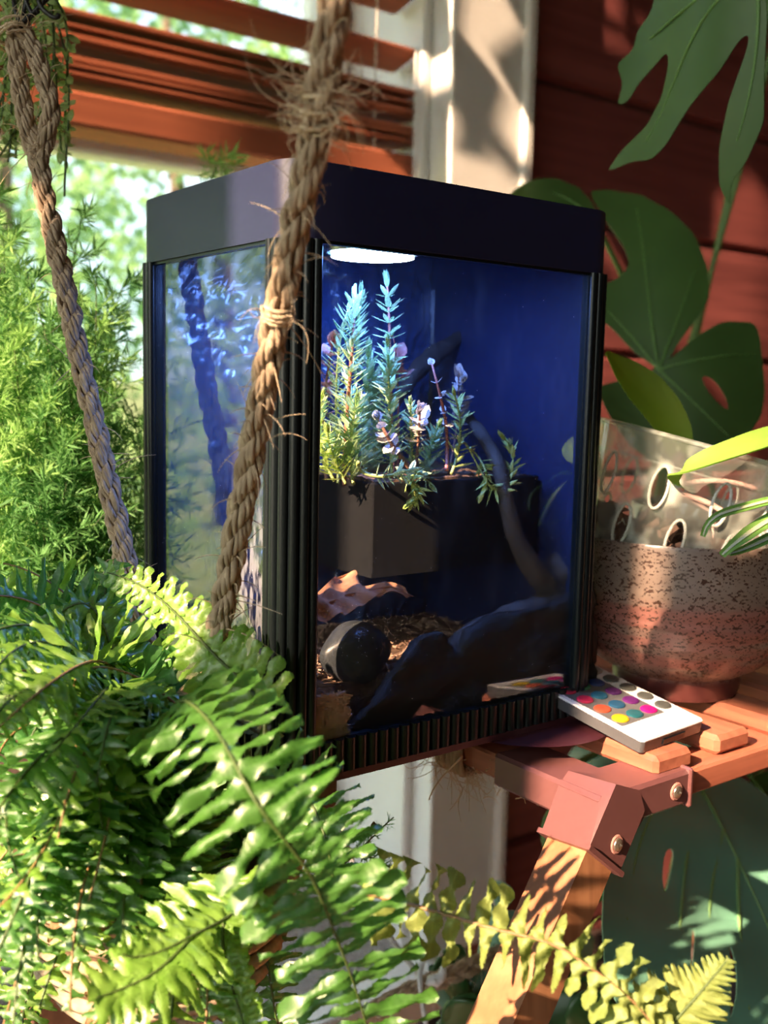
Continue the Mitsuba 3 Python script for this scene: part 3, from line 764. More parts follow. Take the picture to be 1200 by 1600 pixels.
def rope(parent, pts, rad, seed, turns_per_m=27, strands=3, yarns=6, n=None, fray=60, taper=1.0):
    rr = np.random.default_rng(seed)
    p0 = spline(pts, 60)
    length = np.linalg.norm(np.diff(p0, axis=0), axis=1).sum()
    n = n or max(60, int(length * 700))
    p = spline(pts, n)
    t, a, b = frames(p)
    s = np.linspace(0, length, n)
    R = rad * np.linspace(1, taper, n)
    for k in range(strands):
        g = 2 * np.pi * (turns_per_m * s + k / strands) + 0.5 * (meshkit.noise(np.stack([s * 30, 0 * s + k, 0 * s + seed], -1)) - 0.5)
        c = p + (R * 0.50)[:, None] * (a * np.cos(g)[:, None] + b * np.sin(g)[:, None])
        tt, aa, bb = frames(c)
        ms = []
        for y in range(yarns):
            h = 2 * np.pi * (-turns_per_m * 1.9 * s + y / yarns) + 1.2 * meshkit.noise(np.stack([s * 60, 0 * s + y * 3.3, 0 * s + k], -1))
            off = R * 0.40 * (0.85 + 0.45 * meshkit.noise(np.stack([s * 90, 0 * s + y * 5.1, 0 * s + k * 2.2 + seed], -1)))
            ms.append(tube(c + off[:, None] * (aa * np.cos(h)[:, None] + bb * np.sin(h)[:, None]), R * 0.235 * (0.8 + 0.5 * meshkit.noise(np.stack([s * 120, 0 * s + y, 0 * s + k], -1))), 5))
        obj('strand', cat(*ms), 'm_jute', parent, True)
    if fray:
        ms = []
        for k in range(fray):
            i = rr.integers(2, n - 2)
            g = rr.uniform(0, 2 * np.pi)
            o = a[i] * np.cos(g) + b[i] * np.sin(g)
            q0 = p[i] + o * R[i] * 0.8
            l = rr.uniform(0.004, 0.011) * (2.2 if rr.random() < 0.12 else 1)
            d = unit(o + t[i] * rr.uniform(-1.2, 1.2))
            w = rr.normal(size=3) * 0.5
            ms.append(tube(spline([q0, q0 + d * l * 0.5 + w * l * 0.15, q0 + d * l + w * l * 0.45 + (0, 0, -0.2 * l)], 7), [0.00022, 0.0002, 0.00018, 0.00016, 0.00014, 0.0001, 0.00006], 4, False))
        obj('loose_fibres', cat(*ms), 'm_jute_light', parent, kind='stuff')


RPX = [(533, -60, .268), (518, 40, .275), (503, 140, .285), (487, 240, .295), (462, 350, .308), (438, 470, .320), (417, 575, .330), (392, 715, .345), (366, 850, .358), (347, 955, .370), (326, 1080, .385)]
ropeR = thing('jute_rope', 'thick twisted jute rope running down in front of the near corner of the terrarium', 'rope')
rope(ropeR, [at(*q) for q in RPX], 0.0043, 1, fray=170)
# whipping where the rope is bound and frays
def binding(parent, pts, rad, turns, seed, fr=26, flen=0.014):
    p = spline(pts, turns * 14)
    t, a, b = frames(p)
    g = np.linspace(0, 2 * np.pi * turns, len(p))
    rr = np.random.default_rng(seed)
    rad = rad * (1 + 0.12 * np.sin(g * 0.37 + seed))
    obj('binding', tube(p + (rad)[:, None] * (a * np.cos(g)[:, None] + b * np.sin(g)[:, None]), 0.0007, 5), 'm_jute_light', parent, True)
    ms = []
    for k in range(fr):
        i = rr.integers(0, len(p))
        o = unit(a[i] * np.cos(k * 2.4) + b[i] * np.sin(k * 2.4))
        l = flen * rr.uniform(0.4, 1.1)
        w = rr.normal(size=3)
        ms.append(tube(spline([p[i] + o * rad[i] * 0.8, p[i] + o * (rad[i] + l * 0.5) + w * l * 0.15, p[i] + o * (rad[i] + l * 0.6) + w * l * 0.4 + t[i] * l * rr.uniform(-.7, .7)], 8), np.linspace(0.00022, 0.00007, 8), 4, False))
    obj('binding_fibres', cat(*ms), 'm_jute_light', parent, kind='stuff')
binding(ropeR, [at(507, 118, .284), at(499, 165, .287), at(490, 215, .291)], 0.0044, 4, 3, 110, 0.013)
binding(ropeR, [at(436, 478, .320), at(431, 505, .323)], 0.0046, 4, 4, 14, 0.012)

LPX = [(58, 236, .50), (66, 285, .497), (78, 345, .493), (96, 425, .488), (125, 560, .480), (158, 705, .470), (189, 845, .460), (215, 960, .448), (238, 1045, .440)]
ropeL = thing('jute_rope', 'jute rope with a loop hanging left of the terrarium in front of the window', 'rope')
rope(ropeL, [at(*q) for q in LPX], 0.0046, 2, fray=70)
rope(ropeL, [at(22, 40, .505), at(27, 100, .503), at(36, 165, .501), at(50, 225, .5005), at(60, 250, .4998)], 0.0042, 3, fray=40)
rope(ropeL, [at(30, 45, .505), at(52, 78, .502), at(70, 130, .499), at(79, 178, .497), at(72, 215, .498), at(60, 252, .4985)], 0.0042, 4, fray=40)
binding(ropeL, [at(18, 45, .506), at(26, 66, .504)], 0.0085, 5, 6, 40, 0.02)
hk = thing('wrought_iron_hook', 'black wrought iron hook with curled bars at the top left corner', 'hook')
for q in ([(24, -70, .50), (24, 15, .50), (30, 34, .50), (38, 50, .505)], [(36, -70, .505), (37, 20, .505), (33, 32, .505)], [(46, -70, .50), (46, 14, .50), (52, 24, .50)], [(90, -20, .50), (60, 12, .50), (36, 34, .50)], [(62, -60, .495), (64, 10, .495), (74, 21, .495), (90, 27, .495), (92, 22, .495)], [(60, 17, .50), (38, 40, .505), (33, 52, .507)]):
    obj('bar', tube(spline([at(*a) for a in q], 24), 0.00115, 8), 'm_iron', hk, True)
r3 = thing('jute_rope', 'brown jute rope end lying across the bottom of the picture behind the fern', 'rope')
rope(r3, [at(585, 1580, .60), at(640, 1550, .61), at(700, 1525, .62), at(760, 1500, .64), at(800, 1480, .66)], 0.0052, 6, fray=40)

# ------------------------------------------------------------------ the slatted table with its corner bracket
wood('m_table_x', (0.42, 0.14, 0.085), (0.27, 0.08, 0.05), 0, 220.0, 0.45)
wood('m_table_y', (0.42, 0.15, 0.09), (0.29, 0.09, 0.055), 1, 220.0, 0.45)
wood('m_leg', (0.40, 0.19, 0.095), (0.27, 0.115, 0.055), 2, 260.0, 0.45)
tb = thing('slatted_table', 'small red-brown slatted wooden table with plastic corner brackets under the ceramic bowl', 'table')
ZR1, ZR0 = -0.0105, -0.0225                 # rails
RY0, RY1 = -0.058, -0.036                   # front rail
RX0, RX1 = 0.121, 0.145                     # left rail
obj('rail', bx(RX0 + 0.002, 0.62, RY0, RY1, ZR0, ZR1, 0.0012), 'm_table_x', tb)
obj('rail', bx(RX0, RX1, RY0 + 0.002, 0.36, ZR0, ZR1, 0.0012), 'm_table_y', tb)
obj('rail', bx(RX0 + 0.002, 0.62, 0.34, 0.362, ZR0, ZR1, 0.0012), 'm_table_x', tb)
for k in range(10):
    x = 0.160 + k * 0.0475
    obj('slat', bx(x, x + 0.0265, RY0 + 0.004 - (0.0015 if k == 0 else -0.0005 * k), 0.36, ZR1 + 0.0002, -0.0008, 0.0022), 'm_table_y', tb)
def barx(p0, p1, e1, e2, h1, h2, taper=1.0):
    """Square bar between two points; e1, e2 its cross axes."""
    P = []
    for p, s in ((p0, 1), (p1, taper)):
        for u in (-1, 1):
            for v in (-1, 1):
                P.append(np.asarray(p) + u * h1 * s * np.asarray(e1) + v * h2 * s * np.asarray(e2))
    return hull(P)


brk0 = np.array([0.5 * (RX0 + RX1), 0.5 * (RY0 + RY1), 0.5 * (ZR0 + ZR1)])
lp0 = on_y(905, 1335, -0.052)
lp1 = on_y(775, 1640, -0.060)
ld = unit(lp1 - lp0)
le1 = unit(np.cross(ld, (0, 1, 0)))
le2 = unit(np.cross(le1, ld))
top = lp0 - ld * 0.022
pr('m_bracket', (0.135, 0.055, 0.055), 0.38, 0.55)
obj('leg', barx(top, lp0 + ld * 0.60, le1, le2, 0.0105, 0.0105), 'm_leg', tb)
def manif(m): return m3.Manifold(m3.Mesh(np.asarray(m.vertices, np.float32), np.asarray(m.faces, np.uint32)))
def tm(m):
    q = m.to_mesh(); return trimesh.Trimesh(q.vert_properties[:, :3], q.tri_verts, process=False)
hx = 0.0145
parts = [bx(RX0 - 0.002, RX0 + 0.058, RY0 - 0.0022, RY1 + 0.0022, ZR0 - 0.0022, ZR1 + 0.0020, 0.0016),
         bx(RX0 - 0.0022, RX1 + 0.0022, RY0 - 0.0020, RY0 + 0.064, ZR0 - 0.0022, ZR1 + 0.0018, 0.0016),
         hull(np.vstack([barx(lp0 - ld * 0.001, lp0 - ld * 0.030, le1, le2, 0.0128, 0.0128).vertices, bx(RX0 - 0.002, RX1 - 0.001, RY0 - 0.002, RY1, ZR0 - 0.002, ZR1).vertices])),
         barx(lp0, lp0 - ld * 0.0022, le1, le2, 0.0142, 0.0142),
         bx(RX0 + 0.0562, RX0 + 0.0588, RY0 - 0.0034, RY1 + 0.0034, ZR0 - 0.0034, ZR1 + 0.0030, 0.0008),
         hull([(RX0 + 0.030, RY0 - 0.0010, ZR0), (RX0 + 0.030, RY1, ZR0), *(lp0 - ld * 0.012 + le1 * s * 0.0125 + le2 * q * 0.0115 for s in (-1, 1) for q in (-1, 1))])]
M = manif(parts[0])
for m in parts[1:]:
    M = M + manif(m)
obj('corner_bracket', tm(M), 'm_bracket', tb, 25, label='brown plastic corner bracket')
pr('m_screw', (0.55, 0.48, 0.40), 0.3, 0.5, metallic=0.9)
pr('m_washer', (0.42, 0.20, 0.17), 0.4)
head = manif(lathe([(0.0, -0.002), (0.0030, -0.002), (0.0030, 0.0), (0.0026, 0.0009), (0.0014, 0.0014), (0.0, 0.0015)], sec=24))
cross = manif(bx(-0.0017, 0.0017, -0.00032, 0.00032, 0.0006, 0.003)) + manif(bx(-0.00032, 0.00032, -0.0017, 0.0017, 0.0006, 0.003))
screw = tm(head - cross)
wash = tm(manif(lathe([(0.0, -0.002), (0.0042, -0.002), (0.0042, -0.0002), (0.0036, 0.0003), (0.0, 0.0003)], sec=24)))
for c, nrm in ((np.array([RX0 + 0.048, RY0 - 0.0026, 0.5 * (ZR0 + ZR1)]), np.array([0, -1.0, 0])), (lp0 - ld * 0.010 - le2 * 0.0131 * np.sign(le2[1]) + le1 * 0.0035, -le2 * np.sign(le2[1]))):
    x_ = unit(np.cross((0.3, 0, 1), nrm))
    B = basis(c, x_, np.cross(nrm, x_), nrm)
    k = obj('screw', xform(screw, B), 'm_screw', tb, 30, label='metal cross-head screw')
    obj('washer', xform(wash, B), 'm_washer', k, 30)
# jute tied around the left rail
bj = thing('jute_tie', 'frayed jute tied around the table rail under the terrarium', 'twine')
rr = np.random.default_rng(4)
cx, cz = 0.5 * (RX0 + RX1), 0.5 * (ZR0 + ZR1)
for k in range(5):
    g = np.linspace(0, 2 * np.pi, 40)
    y0 = 0.028 + k * 0.0034
    sq = np.stack([cx + 0.0155 * np.sign(np.cos(g)) * np.abs(np.cos(g)) ** 0.5, y0 + 0.002 * g / 6.28 + 0.0008 * np.sin(3 * g + k), cz - 0.001 + 0.0100 * np.sign(np.sin(g)) * np.abs(np.sin(g)) ** 0.5], -1)
    obj('turn', tube(sq, 0.0023, 6), 'm_jute', bj, True)
ms = []
for k in range(130):
    q = np.array([cx + rr.uniform(-0.016, 0.006), 0.034 + rr.normal() * 0.012, cz - 0.009 + rr.normal() * 0.004])
    d = unit(rr.normal(size=3) * (1, 1, 0.5) + (0.1, -0.5, -0.5))
    l = rr.uniform(0.006, 0.02)
    ms.append(tube(spline([q, q + d * l * 0.5 + rr.normal(size=3) * 0.0015, q + d * l + rr.normal(size=3) * 0.003], 8), np.linspace(0.0003, 0.0001, 8), 4, False))
q = at(722, 1182, .47)
ms.append(tube(spline([q, at(712, 1192, .465), at(690, 1215, .46), at(670, 1250, .455)], 14), np.linspace(0.00055, 0.0003, 14), 5))
obj('loose_fibres', cat(*ms), 'm_jute_light', bj, kind='stuff')
# what carries the tank: a maroon saucer on the slats at the right, a dark rail at the left
sa = thing('saucer', 'dark maroon round saucer under the right side of the terrarium', 'saucer')
obj('dish', lathe([(0.001, -0.0008), (0.036, -0.0008), (0.042, -0.0002), (0.044, 0.0), (0.042, 0.0002), (0.001, 0.0)], (0.150, 0.018, 0.0), 64), 'm_maroon', sa, 35)
wood('m_darkwood', (0.10, 0.05, 0.03), (0.06, 0.03, 0.02), 1, 160.0, 0.5)
ls = thing('shelf_ledge', 'dark wooden ledge running under the left edge of the terrarium', 'shelf')
obj('board', bx(0.004, 0.030, 0.004, 0.170, -0.014, -0.0001, 0.0015), 'm_darkwood', ls)
obj('post', barx((0.017, 0.135, -0.012), (0.017, 0.135, FLOOR), (1, 0, 0), (0, 1, 0), 0.008, 0.010), 'm_darkwood', ls)

# ------------------------------------------------------------------ remote control
rm = thing('remote_control', 'white LED remote control with coloured round buttons on the slats beside the terrarium', 'remote control')
z1 = 0.0062
Pn, Pr, Pf = on_z(1002, 1155, z1), on_z(1098, 1121, z1), on_z(962, 1050, z1)
ex = unit(Pr - Pn); RWd = np.linalg.norm(Pr - Pn)
ey = unit(np.array([-ex[1], ex[0], 0.19]))
RL = RWd * 85 / 52
Rm = basis(Pn - (0, 0, z1 + 0.0006), ex, ey, np.cross(ex, ey))
pr('m_rem_white', (0.78, 0.77, 0.78), 0.35)
pr('m_rem_dark', (0.07, 0.07, 0.075), 0.4)
pr('m_rem_panel', (0.10, 0.10, 0.10), 0.45)
shp = rounded(sbox(0, 0, RWd, RL), 0.0025)
obj('back_shell', xform(extr(shp, 0.0, 0.0052), Rm), 'm_rem_dark', rm, 30)
obj('face_plate', xform(cat(extr(shp, 0.0052, z1 - 0.0004), extr(shp.buffer(-0.0004), z1 - 0.0004, z1)), Rm), 'm_rem_white', rm, 30)
obj('battery_tray', xform(bx(RWd * 0.32, RWd * 0.68, -0.0006, 0.002, 0.0008, 0.0038, 0.0003), Rm), 'm_black', rm)
cw, ch = RWd * 0.225, RL * 0.128
gx0, gy0 = RWd * 0.06, RL * 0.17
obj('key_panel', xform(extr(rounded(sbox(gx0, gy0, gx0 + 3 * cw, gy0 + 5 * ch), 0.0006), z1, z1 + 0.0002), Rm), 'm_rem_panel', rm)
bt = trimesh.creation.cylinder(radius=1, height=1, sections=24)
bt = lathe([(0.0, 0.0), (1.0, 0.0), (1.0, 0.5), (0.9, 0.85), (0.7, 1.0), (0.0, 1.0)], sec=24)
cols = [[(0.80, 0.55, 0.02), (0.02, 0.14, 0.17), (0.75, 0.01, 0.24), (0.10, 0.11, 0.10)],
        [(0.60, 0.10, 0.05), (0.02, 0.10, 0.20), (0.14, 0.02, 0.17), (0.10, 0.11, 0.10)],
        [(0.55, 0.03, 0.10), (0.02, 0.13, 0.22), (0.09, 0.02, 0.14), (0.10, 0.11, 0.10)],
        [(0.55, 0.02, 0.07), (0.01, 0.20, 0.10), (0.02, 0.06, 0.24), (0.10, 0.11, 0.10)],
        [(0.50, 0.02, 0.05), (0.01, 0.16, 0.10), (0.02, 0.05, 0.26), (0.75, 0.75, 0.75)],
        [(0.70, 0.70, 0.70), (0.70, 0.70, 0.70), (0.015, 0.015, 0.015), (0.60, 0.02, 0.10)]]
for j in range(6):
    for i in range(4):
        c = cols[j][i]
        mk = 'm_key_%d_%d_%d' % tuple(int(100 * v) for v in c)
        if mk not in scene:
            pr(mk, [v * 0.6 for v in c], 0.35)
        x = gx0 + (i + 0.5) * cw + (RWd * 0.012 if i == 3 else 0)
        y = gy0 + (j + 0.5) * ch
        m = bt.copy(); m.apply_scale((cw * 0.42, ch * 0.36, 0.0011)); m.apply_translation((x, y, z1))
        k = obj('button', xform(m, Rm), mk, rm, 30)
tw = meshkit.text_mesh('W', 0.0016, 0.0002)
tw.apply_translation((-0.001, -0.0008, 0)); tw.apply_translation((gx0 + 3.5 * cw + RWd * 0.012, gy0 + 4.5 * ch, z1 + 0.0011))
obj('key_letter', xform(tw, Rm), 'm_rem_dark', rm)
# ------------------------------------------------------------------ ceramic bowl, clear orchid pot, orchid
def bowlc(p, n, uv):
    h = smoothstep(0.014, 0.024, p.z) * (1 - smoothstep(0.050, 0.060, p.z))
    st = noise(p.z * 420, p.x * 14, p.y * 14)
    base = mix((0.26, 0.20, 0.165), (0.15, 0.105, 0.085), fbm(p.x * 60, p.y * 60, p.z * 90, 3))
    red = mix((0.20, 0.075, 0.06), (0.31, 0.15, 0.13), st)
    c = mix(base, red, h * smoothstep(0.30, 0.62, fbm(p.x * 24 + 3.7, p.y * 24, p.z * 200, 2) + 0.12))
    sp = noise(p.x * 1150, p.y * 1150, p.z * 1150) * 0.62 + noise(p.x * 480 + 5, p.y * 480, p.z * 480) * 0.38
    c = mix(c, (0.05, 0.022, 0.015), smoothstep(0.56, 0.66, sp))
    return mix((0.09, 0.028, 0.026), c, smoothstep(0.008, 0.013, p.z))


pr('m_bowl', proc(bowlc), 0.30, 0.5)
BC = np.array([0.262, 0.014, -0.0006])
bw = thing('ceramic_bowl', 'speckled brown and cream ceramic bowl with a reddish band on the slatted table', 'bowl')
ZB = on_y(1065, 873, BC[1] - 0.060)[2]
s = ZB / 0.075
prof = [(0.0, 0.0), (0.033, 0.0), (0.034, 0.003), (0.0345, 0.010), (0.040, 0.0125), (0.0485, 0.018), (0.056, 0.028), (0.0600, 0.041), (0.0610, 0.056), (0.0602, 0.070), (0.0606, 0.0735), (0.0598, 0.075), (0.0580, 0.0742), (0.0575, 0.066), (0.0575, 0.045), (0.052, 0.028), (0.042, 0.018), (0.0, 0.016)]
pp = spline([(a, b * s, 0) for a, b in prof[4:9]], 20)[:, :2]
prof = [(a, b * s) for a, b in prof[:4]] + [tuple(q) for q in pp] + [(a, b * s) for a, b in prof[9:]]
bm = lathe(prof, BC, 72)
v = np.array(bm.vertices); rr_ = np.linalg.norm(v[:, :2] - BC[:2], axis=1, keepdims=True)
v[:, :2] += (v[:, :2] - BC[:2]) / (rr_ + 1e-9) * (0.0004 * np.sin(v[:, 2:] * 1500) * (np.abs(v[:, 2:] - 0.035) < 0.02))
bm.vertices = v
obj('body', bm, 'm_bowl', bw, 40)

op = thing('orchid_pot', 'clear plastic orchid pot with oval slots, tilted in the ceramic bowl', 'pot')


def potw(p, n, uv): return 0.15 + 0.55 * smoothstep(0.45, 0.7, fbm(p.x * 90, p.y * 90, p.z * 60, 3)) * (1 - smoothstep(0.245, 0.29, p.x))


scene['m_clear'] = {'type': 'blendbsdf', 'weight': proc(potw), 'a': {'type': 'thindielectric', 'int_ior': 1.49, 'ext_ior': 1.0},
                    'b': {'type': 'principledthin', 'base_color': rgb((0.75, 0.82, 0.76)), 'roughness': 0.5, 'diff_trans': 1.0, 'eta': 1.3, 'spec_trans': 0.0}}
# axis leans so that the rim falls to the right of the view
pc_ = BC + (0.0, 0.004, 0.026)
ptop = BC + np.array([0.003, -0.004, 0.1325])
tilt = unit(RGT * math.sin(0.25) + np.array([0, 0, 1.0]) * math.cos(0.25))
hgt = 0.098
pz = tilt
px_ = unit(np.cross((0, 1, 0), pz)); py_ = np.cross(pz, px_)
PB = basis(ptop - pz * hgt, px_, py_, pz)
nu, nv = 220, 90
R0, R1 = 0.041, 0.058
th = np.linspace(0, 2 * np.pi, nu, endpoint=False)
hh = np.linspace(0, 1, nv)
Rr = R0 + (R1 - R0) * hh
V = np.stack([Rr[:, None] * np.cos(th), Rr[:, None] * np.sin(th), np.repeat(hh[:, None] * hgt, nu, 1)], -1)
cam_l = np.linalg.inv(PB) @ np.r_[CAM, 1]
front = math.atan2(cam_l[1], cam_l[0])
slots = []
for row, (hc, off) in enumerate(((0.74, 0.0), (0.50, 0.28))):
    for k in range(11):
        slots.append((front + off - 0.22 + k * 2 * math.pi / 11, hc))
SA, SH = 0.0040, 0.0105
i, j = np.meshgrid(np.arange(nv - 1), np.arange(nu), indexing='ij')
jn = (j + 1) % nu
thc, hc_ = th[j] + np.pi / nu, (hh[i] + hh[i + 1]) / 2
keep = np.ones(thc.shape, bool)
for a, h in slots:
    da = (thc - a + np.pi) % (2 * np.pi) - np.pi
    keep &= (da * (R0 + (R1 - R0) * h) / SA) ** 2 + ((hc_ - h) * hgt / SH) ** 2 > 1
q = np.stack([i * nu + j, i * nu + jn, (i + 1) * nu + jn, (i + 1) * nu + j], -1)[keep]
obj('wall', xform(trimesh.Trimesh(V.reshape(-1, 3), np.vstack([q[:, [0, 1, 2]], q[:, [0, 2, 3]]]), process=False), PB), 'm_clear', op, True)
pr('m_plastic', (0.62, 0.66, 0.60), 0.25, 0.6)
scene['m_plastic'] = {'type': 'principledthin', 'base_color': rgb((0.8, 0.82, 0.78)), 'roughness': 0.2, 'diff_trans': 1.0, 'eta': 1.5, 'spec_trans': 0.0}
obj('rim', xform(trimesh.creation.torus(R1 + 0.0006, 0.0012, major_sections=72, minor_sections=8), PB @ basis((0, 0, hgt), (1, 0, 0), (0, 1, 0), (0, 0, 1))), 'm_clear', op, True)
obj('inner_rim', xform(trimesh.creation.torus(R1 - 0.0045, 0.0006, major_sections=72, minor_sections=6), PB @ basis((0, 0, hgt - 0.014), (1, 0, 0), (0, 1, 0), (0, 0, 1))), 'm_clear', op, True)
for a, h in slots:
    r_ = R0 + (R1 - R0) * h
    g = np.linspace(0, 2 * np.pi, 29)
    aa = a + SA * 1.05 * np.cos(g) / r_
    loop = np.stack([(r_ + 0.0005) * np.cos(aa), (r_ + 0.0005) * np.sin(aa), h * hgt + SH * 1.03 * np.sin(g)], -1)
    obj('slot_rim', xform(tube(loop, 0.0008, 6, False), PB), 'm_plastic', op, True)
mix_ = thing('bark_mix', 'dark bark chips filling the clear orchid pot', 'bark')
rr = np.random.default_rng(21)
ms = []
for k in range(330):
    h = rr.uniform(0.03, 0.56)
    rad = (R0 + (R1 - R0) * h - 0.008) * (1 if rr.random() < 0.55 else math.sqrt(rr.random()))
    a = rr.uniform(0, 2 * np.pi)
    pts = rr.normal(size=(9, 3)); pts /= np.linalg.norm(pts, axis=1, keepdims=True)
    pts *= rr.uniform(0.6, 1, (1, 3)) * rr.uniform(0.004, 0.0075)
    ms.append(hull(pts + (rad * math.cos(a), rad * math.sin(a), h * hgt)))
def chipc(p, n, uv): return mix((0.05, 0.028, 0.022), (0.20, 0.12, 0.09), noise(p.x * 230, p.y * 230, p.z * 230))
pr('m_chip', proc(chipc), 0.85)
obj('chips', xform(cat(*ms), PB), 'm_chip', mix_, kind='stuff')
# orchid
leafmat('m_orchid', (0.26, 0.44, 0.04), (0.38, 0.50, 0.05), 40, 0.7, 0.35)
leafmat('m_strap', (0.22, 0.42, 0.06), (0.30, 0.48, 0.08), 60, 0.8, 0.35)
oc = thing('orchid', 'orchid with broad strap leaves rising from the clear slotted pot', 'orchid')
def dep_y(px, py, y): return on_y(px, py, y)
obj('leaf', ribbon([on_y(1062, 716, 0.022), on_y(1050, 668, 0.030), on_y(1010, 612, 0.044), on_y(970, 572, 0.058), on_y(948, 550, 0.064)], [0.006, 0.0095, 0.0110, 0.0110, 0.0075, 0.001], -FWD + (0, 0, 0.25), 30, 0.22, 0.001), 'm_orchid', oc, 40)
obj('leaf', ribbon([on_y(1068, 760, -0.010), on_y(1105, 716, -0.040), on_y(1150, 700, -0.047), on_y(1205, 682, -0.052), on_y(1290, 668, -0.06)], [0.002, 0.0035, 0.0052, 0.006, 0.006, 0.001], unit(np.array([-0.35, -0.5, 0.8])), 30, 0.18, 0.001), 'm_strap', oc, 40)
pr('m_root', (0.50, 0.33, 0.29), 0.6)
obj('stem', tube(spline([on_y(1046, 812, 0.012), on_y(1048, 765, 0.014), on_y(1062, 712, 0.020)], 14), 0.0032, 8), 'm_root', oc, True)
for q in ([(1050, 770, .012), (1085, 778, .0), (1130, 800, -.02)], [(1050, 760, .014), (1095, 752, .004), (1180, 765, -.01)], [(1048, 790, .012), (1010, 800, .012), (985, 835, .014)], [(1052, 780, .014), (1105, 800, .004), (1118, 850, -.004)]):
    obj('root', tube(spline([on_y(*a) for a in q], 16), 0.0016, 7), 'm_root', oc, True)
gp = thing('spider_plant', 'narrow green and cream striped leaves arching before the right of the orchid pot', 'plant')
leafmat('m_grass', (0.16, 0.36, 0.07), (0.26, 0.46, 0.09), 90, 0.7, 0.35)
leafmat('m_cream', (0.66, 0.66, 0.42), (0.72, 0.72, 0.5), 90, 0.7, 0.35)
for q, w in (([(1098, 838, -.052), (1110, 815, -.054), (1150, 797, -.058), (1215, 781, -.066), (1300, 800, -.075)], 0.0024), ([(1128, 868, -.055), (1155, 845, -.058), (1205, 812, -.064), (1290, 780, -.07)], 0.0034), ([(1140, 866, -.055), (1170, 856, -.056), (1215, 835, -.06), (1300, 838, -.06)], 0.0026), ([(1060, 872, -.045), (1105, 868, -.052), (1160, 880, -.06), (1230, 900, -.07)], 0.0)):
    if w == 0:
        continue
    P = [on_y(*a) for a in q]
    k = obj('leaf', ribbon(P, [w * 0.5, w, w, w * 0.8, 0.0003], unit(np.array([-0.4, -0.5, 0.75])), 24, 0.35, 0.0004), 'm_grass', gp, 40)
    obj('stripe', ribbon([a + np.array([-0.0002, -0.0003, 0.0005]) for a in P], [w * 0.12, w * 0.3, w * 0.3, w * 0.2, 0.0001], unit(np.array([-0.4, -0.5, 0.75])), 24, 0.35, 0.0003), 'm_cream', k, 40)
# cream box at the far right of the table, white pot behind
pr('m_cream_box', (0.75, 0.70, 0.58), 0.5)
cb = thing('cream_box', 'cream box standing in the sun on the table behind the ceramic bowl', 'box')
b0 = on_z(1172, 1052, 0.0)
obj('carton', bx(0.395, 0.46, -0.01, 0.05, -0.0006, 0.020, 0.001), 'm_cream_box', cb)
obj('lid', bx(0.394, 0.461, -0.011, 0.051, 0.0202, 0.026, 0.001), 'm_cream_box', cb)
wp = thing('white_pot', 'white plant pot in the sun behind the right side of the orchid pot', 'pot')
obj('body', lathe([(0.0, 0.0), (0.036, 0.0), (0.046, 0.075), (0.048, 0.082), (0.045, 0.082), (0.043, 0.075), (0.034, 0.004), (0.0, 0.004)], (0.425, 0.125, -0.0006), 48), 'm_cream_box', wp, 35)
obj('soil', lathe([(0.0, 0.068), (0.0425, 0.068), (0.0, 0.07)], (0.425, 0.125, 0), 32), 'm_soil', wp)

# ------------------------------------------------------------------ monstera
def monc(a, b):
    def fn(p, n, uv): return mix(a, b, fbm(p.x * 25, p.y * 25, p.z * 25, 3))
    return proc(fn)
pr('m_mon', monc((0.026, 0.075, 0.018), (0.050, 0.115, 0.025)), 0.38, 0.5)
pr('m_mon_blue_lit', monc((0.13, 0.34, 0.24), (0.20, 0.46, 0.34)), 0.36, 0.8)  # bluish leaf; the sunlight it misses is painted in as a paler colour
pr('m_vein', (0.20, 0.38, 0.14), 0.4)
pr('m_petiole', (0.09, 0.20, 0.05), 0.4)


def monstera(name, key_parent, outline, anchors, mat, holes=(), veins=(), bend=0.0, ripple=0.004, step=0.006, vr=0.0012, label=None, soft=18):
    f = lambda u, v: ripple * np.sin(u * soft * 3.1 + 1.3 * np.sin(v * soft)) + bend * (u * u + v * v)
    m, lift, _ = traced(outline, anchors, holes, step, f, 0.0007)
    k = obj('leaf', m, mat, key_parent, 50, label=label)
    for vv in veins:
        obj('vein', tube(spline([lift(*a, 0.0002) for a in vv], 24), np.linspace(vr, vr * 0.35, 24), 6), 'm_vein' if mat == 'm_mon_blue_lit' else 'm_petiole', k, True)
    return lift


mo = thing('monstera', 'broad split-leaved monstera behind the ceramic bowl against the wooden wall', 'plant')
monstera('a', mo, [(1030, 578), (990, 545), (955, 505), (905, 470), (880, 440), (890, 425), (940, 440), (968, 428), (985, 410), (975, 380), (945, 335), (920, 296), (950, 290), (1000, 296), (1045, 330), (1085, 375), (1105, 425), (1108, 470), (1095, 495), (1060, 540), (1042, 568), (1090, 530), (1130, 505), (1180, 500), (1188, 520), (1192, 560), (1196, 610), (1190, 650), (1165, 690), (1130, 720), (1080, 740), (1020, 720), (985, 690), (955, 650), (930, 600), (960, 590)],
         [(1030, 580, .80), (1180, 600, .78), (1010, 330, .86)], 'm_mon', holes=[[(1093, 593), (1105, 592), (1120, 605), (1135, 630), (1138, 650), (1120, 635), (1105, 618)]],
         veins=[[(1030, 578), (1015, 480), (1005, 390), (995, 320)], [(1030, 578), (1060, 500), (1085, 430)], [(1030, 578), (1110, 565), (1180, 552)], [(1030, 578), (985, 520), (950, 480)], [(1030, 578), (1090, 640), (1140, 690)]], ripple=0.006, soft=14)
monstera('b', mo, [(780, 330), (800, 300), (830, 287), (870, 281), (905, 290), (925, 312), (938, 345), (900, 360), (840, 355)], [(800, 330, .92), (900, 330, .90), (850, 290, .93)], 'm_mon', veins=[[(930, 345), (880, 310), (820, 300)]])
